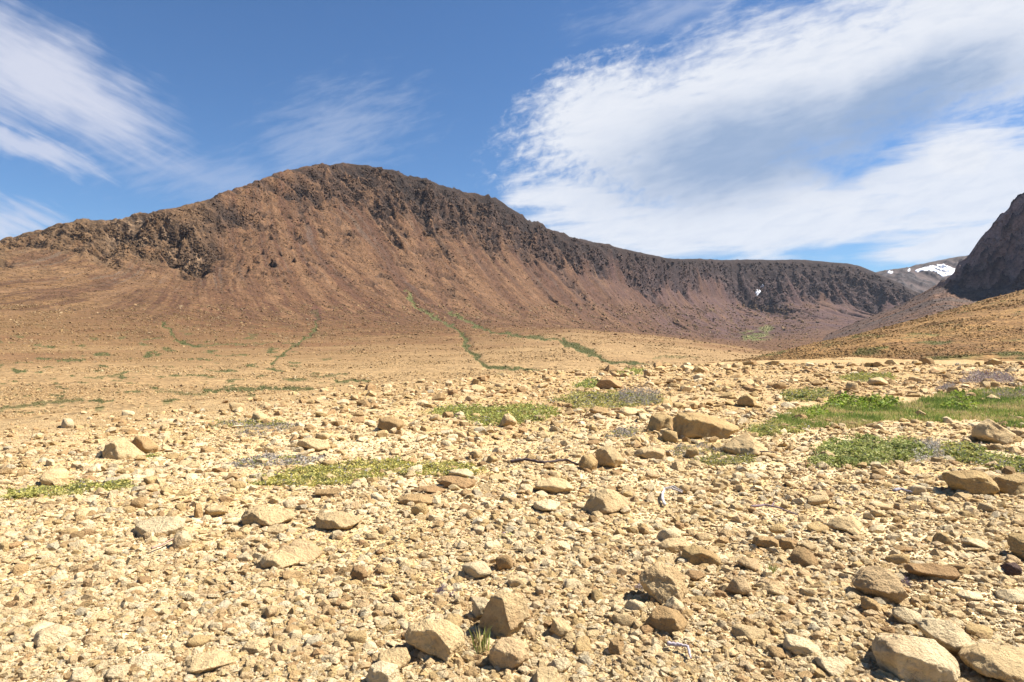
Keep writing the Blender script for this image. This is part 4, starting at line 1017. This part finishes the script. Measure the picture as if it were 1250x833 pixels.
# ================================================================== DEAD WOOD
def stick(name, pts, r_px, color, label, branches=(), lift=0.02):
    """pts: (x, y, height_px above ground)"""
    def poly3(pp):
        out = []
        for x, y, hp in pp:
            X, Y, Z = on_ground(x, y); out.append((X, Y, Z + lift + (hp + 1.0) * Y / F, Y))
        return out
    bm = bmesh.new()
    rg = np.random.default_rng(int(pts[0][0]))
    def tube(pp, r0, r1):
        P = poly3(pp); Q = []
        for (a, b) in zip(P[:-1], P[1:]):
            for t in np.linspace(0, 1, 6, endpoint=False):
                Q.append([a[i] + (b[i] - a[i]) * t for i in range(4)])
        Q.append(list(P[-1])); n = len(Q)
        rings = []
        for i, qv in enumerate(Q):
            c = Vector(qv[:3]); d = Vector(Q[min(i + 1, n - 1)][:3]) - Vector(Q[max(i - 1, 0)][:3]); d.normalize()
            u = d.cross(Vector((0, .3, 1))).normalized(); w_ = d.cross(u)
            rr = (r0 + (r1 - r0) * i / (n - 1)) * qv[3] / F * rg.uniform(.8, 1.2)
            c = c + u * rg.uniform(-.3, .3) * rr + w_ * rg.uniform(-.3, .3) * rr
            rings.append([bm.verts.new(c + (u * math.cos(k * math.pi / 4) + w_ * math.sin(k * math.pi / 4)) * rr) for k in range(8)])
        for a, b in zip(rings[:-1], rings[1:]):
            for k in range(8): bm.faces.new((a[k], a[(k + 1) % 8], b[(k + 1) % 8], b[k]))
        bm.faces.new(rings[0][::-1]); bm.faces.new(rings[-1])
    tube(pts, r_px, r_px * .45)
    STICK_LINES.append([p[:2] for p in poly3(pts)])
    for bp in branches: STICK_LINES.append([p[:2] for p in poly3(bp)])
    for bp in branches: tube(bp, r_px * .6, r_px * .25)
    me = bpy.data.meshes.new(name); 
    o0 = Vector(poly3(pts[:1])[0][:3])
    for v in bm.verts: v.co -= o0
    bmesh.ops.recalc_face_normals(bm, faces=bm.faces)
    bm.to_mesh(me); bm.free()
    for p in me.polygons: p.use_smooth = True
    me.materials.append(M_WOOD)
    o = link(name, me, label=label, category='dead branch'); o.location = o0; o.color = (*color, 1)
stick('dead_branch', [(623, 567, 1), (640, 566, 2), (665, 569, 1), (690, 567, 3), (703, 571, 2), (712, 572, 1)], 2.0, (.085, .06, .055), 'long dark wavy dead branch lying in front of the centre stones')
stick('dead_branch', [(811, 620, 0), (808, 612, 2), (811, 603, 3), (820, 602, 3), (832, 605, 1)], 1.9, (.55, .50, .47), 'bleached white bent twig right of the pyramid stone', [[(811, 603, 3), (822, 603, 6), (834, 606, 3)]])
stick('dead_branch', [(917, 623, 1), (935, 622, 2), (950, 626, 3), (975, 634, 1)], 1.5, (.24, .17, .18), 'thin purple-grey forked twig on the gravel in the right half', [[(942, 624, 2), (945, 622, 6)]])
stick('dead_branch', [(815, 793, 2), (830, 796, 3), (840, 799, 4), (843, 811, 1)], 2.6, (.42, .36, .37), 'elbow-shaped lilac-white twig in the near gravel')
stick('dead_branch', [(1091, 603, 1), (1100, 602, 2), (1113, 605, 1)], 2.2, (.27, .25, .28), 'short grey stick left of the square-faced boulder')
stick('dead_branch', [(185, 676, 2), (200, 670, 2), (211, 664, 2)], 1.8, (.36, .24, .18), 'short brown stick leaning to the pale upright stone')
stick('dead_branch', [(887, 524, 8), (891, 527, 6), (896, 535, 1)], 1.1, (.09, .065, .055), 'small black twig hooked on the right end of the long tilted boulder')
stick('dead_branch', [(915, 556, 1), (930, 556, 2), (948, 556, 1)], 1.2, (.12, .09, .08), 'dark twig along the foot of the wedge boulder')
stick('dead_branch', [(783, 447, 1), (795, 444, 3), (803, 442, 5)], 1.2, (.16, .11, .08), 'thin stick poking up on the far rim of the plain')

# ------------------------------------------------------------------ rubble round the plants and sticks
rg = np.random.default_rng(2024)
# sampled so that the plain is covered at every distance
N = 330000
xs_ = rg.uniform(-300, 1560, N); ys_ = 444 + 422 * rg.random(N) ** 1.12
Yp = EYE * F / (ys_ - CY); Xp = (xs_ - CX) / F * Yp
# and round the standing place, where the photograph does not look
K_ = 9000
xs_ = np.append(xs_, rg.uniform(-3000, 4000, K_)); ys_ = np.append(ys_, np.full(K_, 860.0))
Yp = np.append(Yp, rg.uniform(.9, 3.15, K_)); Xp = np.append(Xp, rg.uniform(-3.8, 3.8, K_))
ok = Yp < edge_Y(Xp / Yp) + 6
xs_, ys_, Xp, Yp = xs_[ok], ys_[ok], Xp[ok], Yp[ok]
n = len(Xp)
near = np.clip((ys_ - 455) / 380, 0, 1)
wpx = np.exp(rg.normal(np.log(3.3), 0.5, n)) * (0.80 + 0.47 * near)
big = rg.random(n) < 0.095
wpx = np.where(big, wpx * rg.uniform(1.6, 4.0, n), wpx); wpx = np.clip(wpx, 1.6, 20)
rad = 0.5 * wpx * np.maximum(Yp, 3.1) / F
rim = sstep(.62, 1.0, Yp / edge_Y(Xp / Yp)) * sstep(520, 300, xs_)
wpx = wpx * (1 - .45 * rim); rad = .5 * wpx * np.maximum(Yp, 3.1) / F
clump = fbm(Xp / 1.5, Yp / 1.5, 3, 601) - rim * .45
keep = rg.random(n) < np.clip(0.85 + clump * .9, 0.35, 1)
# thin inside the grass
gm = sstep(1.0, 0.7, np.hypot((xs_ - 1120) / 190, (ys_ - 504) / 22))
keep &= rg.random(n) > gm * .9
Xp, Yp, rad, wpx, near = Xp[keep], Yp[keep], rad[keep], wpx[keep], near[keep]
rim_ = sstep(.5, 1.0, Yp / edge_Y(Xp / Yp)) * sstep(.1, -.2, Xp / Yp)
px_ = CX + Xp / Yp * F; py_ = CY + EYE / Yp * F
hide = np.zeros(len(Xp), bool)
for poly in PLANT_AREAS:
    wx_ = px_ + fbm(px_ / 14, py_ / 5, 3, 801) * 16; wy_ = py_ + fbm(px_ / 10, py_ / 4, 3, 803) * 4
    hide |= in_poly(wx_, wy_, poly)
hide &= rg.random(len(Xp)) < .86
for line in STICK_LINES:
    d_ = seg_dist(Xp, Yp, line)
    hide |= (d_ < rad + .02) & (rad > .012 + 0.0012 * Yp)
Xp, Yp, rad, wpx, near = Xp[~hide], Yp[~hide], rad[~hide], wpx[~hide], near[~hide]; rim_ = rim_[~hide]
Zp = ground_z(Xp, Yp)
tones = stone_tones(rg, len(Xp), np.maximum(sstep(5, 22, Yp) * .9, rim_ * .95))
pts = np.stack([Xp, Yp, Zp], -1)
sm = wpx < 6.5
scatter_mesh('rubble', pts[sm], rad[sm], tones[sm], HULL, M_RUBBLE, rg, kind='stuff')
scatter_mesh('coarse_rubble', pts[~sm], rad[~sm], tones[~sm], HULL_BIG, M_RUBBLE, rg, kind='stuff')


# ================================================================== SKY, SUN, CAMERA
SUN_AZ, SUN_EL = 84.0, 52.0
world = bpy.data.worlds.new("World"); scene.world = world; world.use_nodes = True
w = NT(world.node_tree); world.node_tree.nodes.clear()
sky = w.new('ShaderNodeTexSky', sky_type='NISHITA'); sky.sun_disc = False
sky.sun_elevation = math.radians(SUN_EL); sky.sun_rotation = math.radians(SUN_AZ)
sky.air_density = 1.0; sky.dust_density = 0.4; sky.ozone_density = 2.5; sky.altitude = 300
tc = w.new('ShaderNodeTexCoord')
sep = w.new('ShaderNodeSeparateXYZ'); w.put(sep.inputs[0], tc.outputs['Generated'])
yy = w.math('MAXIMUM', sep.outputs[1], 0.06)
a = w.math('MULTIPLY_ADD', w.math('DIVIDE', sep.outputs[0], yy), 8.3, 6.25)
b = w.math('MULTIPLY_ADD', w.math('DIVIDE', sep.outputs[2], yy), -8.3, 4.165)
cv = w.new('ShaderNodeCombineXYZ'); w.put(cv.inputs[0], a); w.put(cv.inputs[1], b)
P0 = cv.outputs[0]
def mapped(vec, loc, rot, sc):
    """rotate then scale about loc"""
    s1 = w.new('ShaderNodeVectorMath', operation='SUBTRACT'); w.put(s1.inputs[0], vec); s1.inputs[1].default_value = (loc[0], loc[1], 0)
    mp = w.new('ShaderNodeMapping', vector_type='TEXTURE'); w.put(mp.inputs['Vector'], s1.outputs[0])
    mp.inputs['Rotation'].default_value = (0, 0, math.radians(rot)); mp.inputs['Scale'].default_value = (sc[0], sc[1], 1)
    return mp.outputs[0]
wn = w.noise(P0, 0.9, 4, .55)
wv = w.new('ShaderNodeVectorMath', operation='MULTIPLY_ADD'); w.put(wv.inputs[0], wn.outputs['Color']); wv.inputs[1].default_value = (.9, .55, 0); wv.inputs[2].default_value = (-.45, -.27, 0)
wadd = w.new('ShaderNodeVectorMath', operation='ADD'); w.put(wadd.inputs[0], P0); w.put(wadd.inputs[1], wv.outputs[0])
PW = wadd.outputs[0]
def ell(loc, rad, rot, vec=None):
    ln = w.new('ShaderNodeVectorMath', operation='LENGTH'); w.put(ln.inputs[0], mapped(vec or PW, loc, rot, rad))
    return w.math('SUBTRACT', 1.0, ln.outputs['Value'])
def maxall(l):
    o = l[0]
    for q_ in l[1:]: o = w.math('SMOOTH_MAX', o, q_, 0.25)
    return o
fineR = w.noise(mapped(P0, (0, 0), -18, (1.0, .28)), 2.2, 9, .6, .3).outputs[0]
fineR2 = w.noise(mapped(P0, (0, 0), -30, (1.0, .7)), 7.5, 6, .62, .5).outputs[0]
strL = w.noise(mapped(P0, (0, 0), 27, (1.6, .22)), 2.0, 9, .58, .25).outputs[0]
flat = w.noise(mapped(P0, (0, 0), -6, (1.6, .25)), 1.5, 8, .58, .3).outputs[0]
# big cloud bank
F1 = maxall([ell((9.4, 1.25), (3.4, 1.2), -20), ell((7.45, 1.55), (1.25, .85), -10), ell((11.9, .35), (2.4, 1.25), -18), ell((8.6, 2.15), (2.2, .5), 5)])
d1 = w.math('ADD', F1, w.math('MULTIPLY', w.math('SUBTRACT', fineR, .5), .75))
d1 = w.math('ADD', d1, w.math('MULTIPLY', w.math('SUBTRACT', fineR2, .5), w.ramp(a, 7.2, 9.0, .85, .2)))
d1 = w.ramp(d1, -0.10, 0.55, 0, .97)
# lower streaky layer
F2 = maxall([ell((11.5, 2.05), (1.5, .45), -16), ell((9.3, 2.75), (3.6, .5), -4), ell((11.9, 2.35), (2.3, .55), -12), ell((12.2, 2.9), (2.2, .32), -6), ell((7.3, 2.6), (1.2, .35), 14)])
d2 = w.math('ADD', F2, w.math('MULTIPLY', w.math('SUBTRACT', flat, .5), 1.5))
d2 = w.ramp(d2, -0.1, 0.55, 0, .92)
F3 = ell((11.8, 1.93), (.5, .2), -4)
d3 = w.ramp(w.math('ADD', F3, w.math('MULTIPLY', w.math('SUBTRACT', fineR2, .5), 1.1)), 0, .5, 0, .9)
# left cirrus
F4 = maxall([ell((.55, .95), (2.1, .68), 30), ell((-1.0, .45), (2.6, .9), 22)])
d4 = w.ramp(w.math('ADD', F4, w.math('MULTIPLY', w.math('SUBTRACT', strL, .5), .85)), -.12, .85, 0, .92)
F5 = maxall([ell((-.3, 2.65), (1.3, .42), 12), ell((.2, 1.75), (1.4, .22), 22)])
d5 = w.ramp(w.math('ADD', F5, w.math('MULTIPLY', w.math('SUBTRACT', strL, .5), 1.3)), 0, .8, 0, .75)
F6 = maxall([ell((4.0, 1.7), (1.5, .9), -25), ell((2.6, 2.2), (2.4, .5), 8), ell((8.3, .1), (1.6, .45), -10)])
d6 = w.ramp(w.math('ADD', F6, w.math('MULTIPLY', w.math('SUBTRACT', fineR, .5), 1.8)), .0, 1.2, 0, .28)
def union(l):
    o = w.math('SUBTRACT', 1.0, l[0])
    for q_ in l[1:]: o = w.math('MULTIPLY', o, w.math('SUBTRACT', 1.0, q_))
    return w.math('SUBTRACT', 1.0, o)
dens = union([d1, d2, d3, d4, d5, d6])
front = w.ramp(sep.outputs[1], .02, .25)
dens = w.math('MULTIPLY', dens, front)
# thick grey heart of the bank
G = maxall([ell((9.2, 1.85), (2.3, .75), -10), ell((11.0, 1.25), (2.1, .6), -22)])
g = w.ramp(w.math('ADD', G, w.math('MULTIPLY', w.math('SUBTRACT', fineR, .5), .6)), -.2, .75, 0, .95)
ccol = w.mix(g, c4((0.86, 0.89, 0.96)), c4((0.31, 0.43, 0.64)))
ccol = w.mix(w.ramp(w.math('ADD', fineR, w.math('MULTIPLY', flat, .6)), .95, .55, 0, .26), ccol, c4((.50, .60, .78)))
ccol = w.mix(w.math('MULTIPLY', w.ramp(a, 4.5, 2.0), .9), ccol, c4((.70, .73, .86)))
bg1 = w.new('ShaderNodeBackground'); bg2 = w.new('ShaderNodeBackground')
tint = w.mix(1.0, sky.outputs[0], c4((0.55, 0.78, 1.02)), 'MULTIPLY')
w.put(bg1.inputs[0], tint); bg1.inputs[1].default_value = 0.05
w.put(bg2.inputs[0], ccol); bg2.inputs[1].default_value = 0.39
ms = w.new('ShaderNodeMixShader'); w.put(ms.inputs[0], dens); w.l.new(bg1.outputs[0], ms.inputs[1]); w.l.new(bg2.outputs[0], ms.inputs[2])
wo = w.new('ShaderNodeOutputWorld'); w.l.new(ms.outputs[0], wo.inputs[0])

# thin summer air over the whole valley
bm = bmesh.new(); bmesh.ops.create_cube(bm, size=1.0)
for v in bm.verts: v.co = Vector((v.co.x * 14600, v.co.y * 14600, -20 if v.co.z < 0 else 640))
me = bpy.data.meshes.new('haze'); bm.to_mesh(me); bm.free()
hm = bpy.data.materials.new('haze_air'); hm.use_nodes = True; hn = hm.node_tree; hn.nodes.clear()
pvn = hn.nodes.new('ShaderNodeVolumePrincipled'); pvn.inputs['Color'].default_value = (.72, .82, 1.0, 1); pvn.inputs['Density'].default_value = 1.7e-5
ho = hn.nodes.new('ShaderNodeOutputMaterial'); hn.links.new(pvn.outputs[0], ho.inputs['Volume'])
me.materials.append(hm); link('haze', me, kind='stuff')
sl = bpy.data.lights.new('sun', 'SUN'); sl.energy = 5.0; sl.angle = math.radians(.5); sl.color = (1.0, .955, .88)
so = bpy.data.objects.new('sun', sl); COL.objects.link(so)
az, el = math.radians(SUN_AZ), math.radians(SUN_EL)
to_sun = Vector((math.sin(az) * math.cos(el), math.cos(az) * math.cos(el), math.sin(el)))
so.rotation_euler = to_sun.to_track_quat('Z', 'Y').to_euler()

cam = bpy.data.cameras.new('camera'); cam.sensor_width = 36; cam.lens = F / 1250 * 36
cam.clip_start = 0.1; cam.clip_end = 60000
co = bpy.data.objects.new('camera', cam); COL.objects.link(co)
co.location = (0, 0, EYE); co.rotation_euler = (math.radians(90), 0, 0)
scene.camera = co

vs = scene.view_settings
vs.view_transform = 'Standard'; vs.look = 'None'; vs.gamma = 1.0; vs.exposure = 1.33; vs.use_curve_mapping = False
scene.render.engine = 'CYCLES'
scene.cycles.max_bounces = 6; scene.cycles.diffuse_bounces = 3
scene.cycles.use_denoising = True
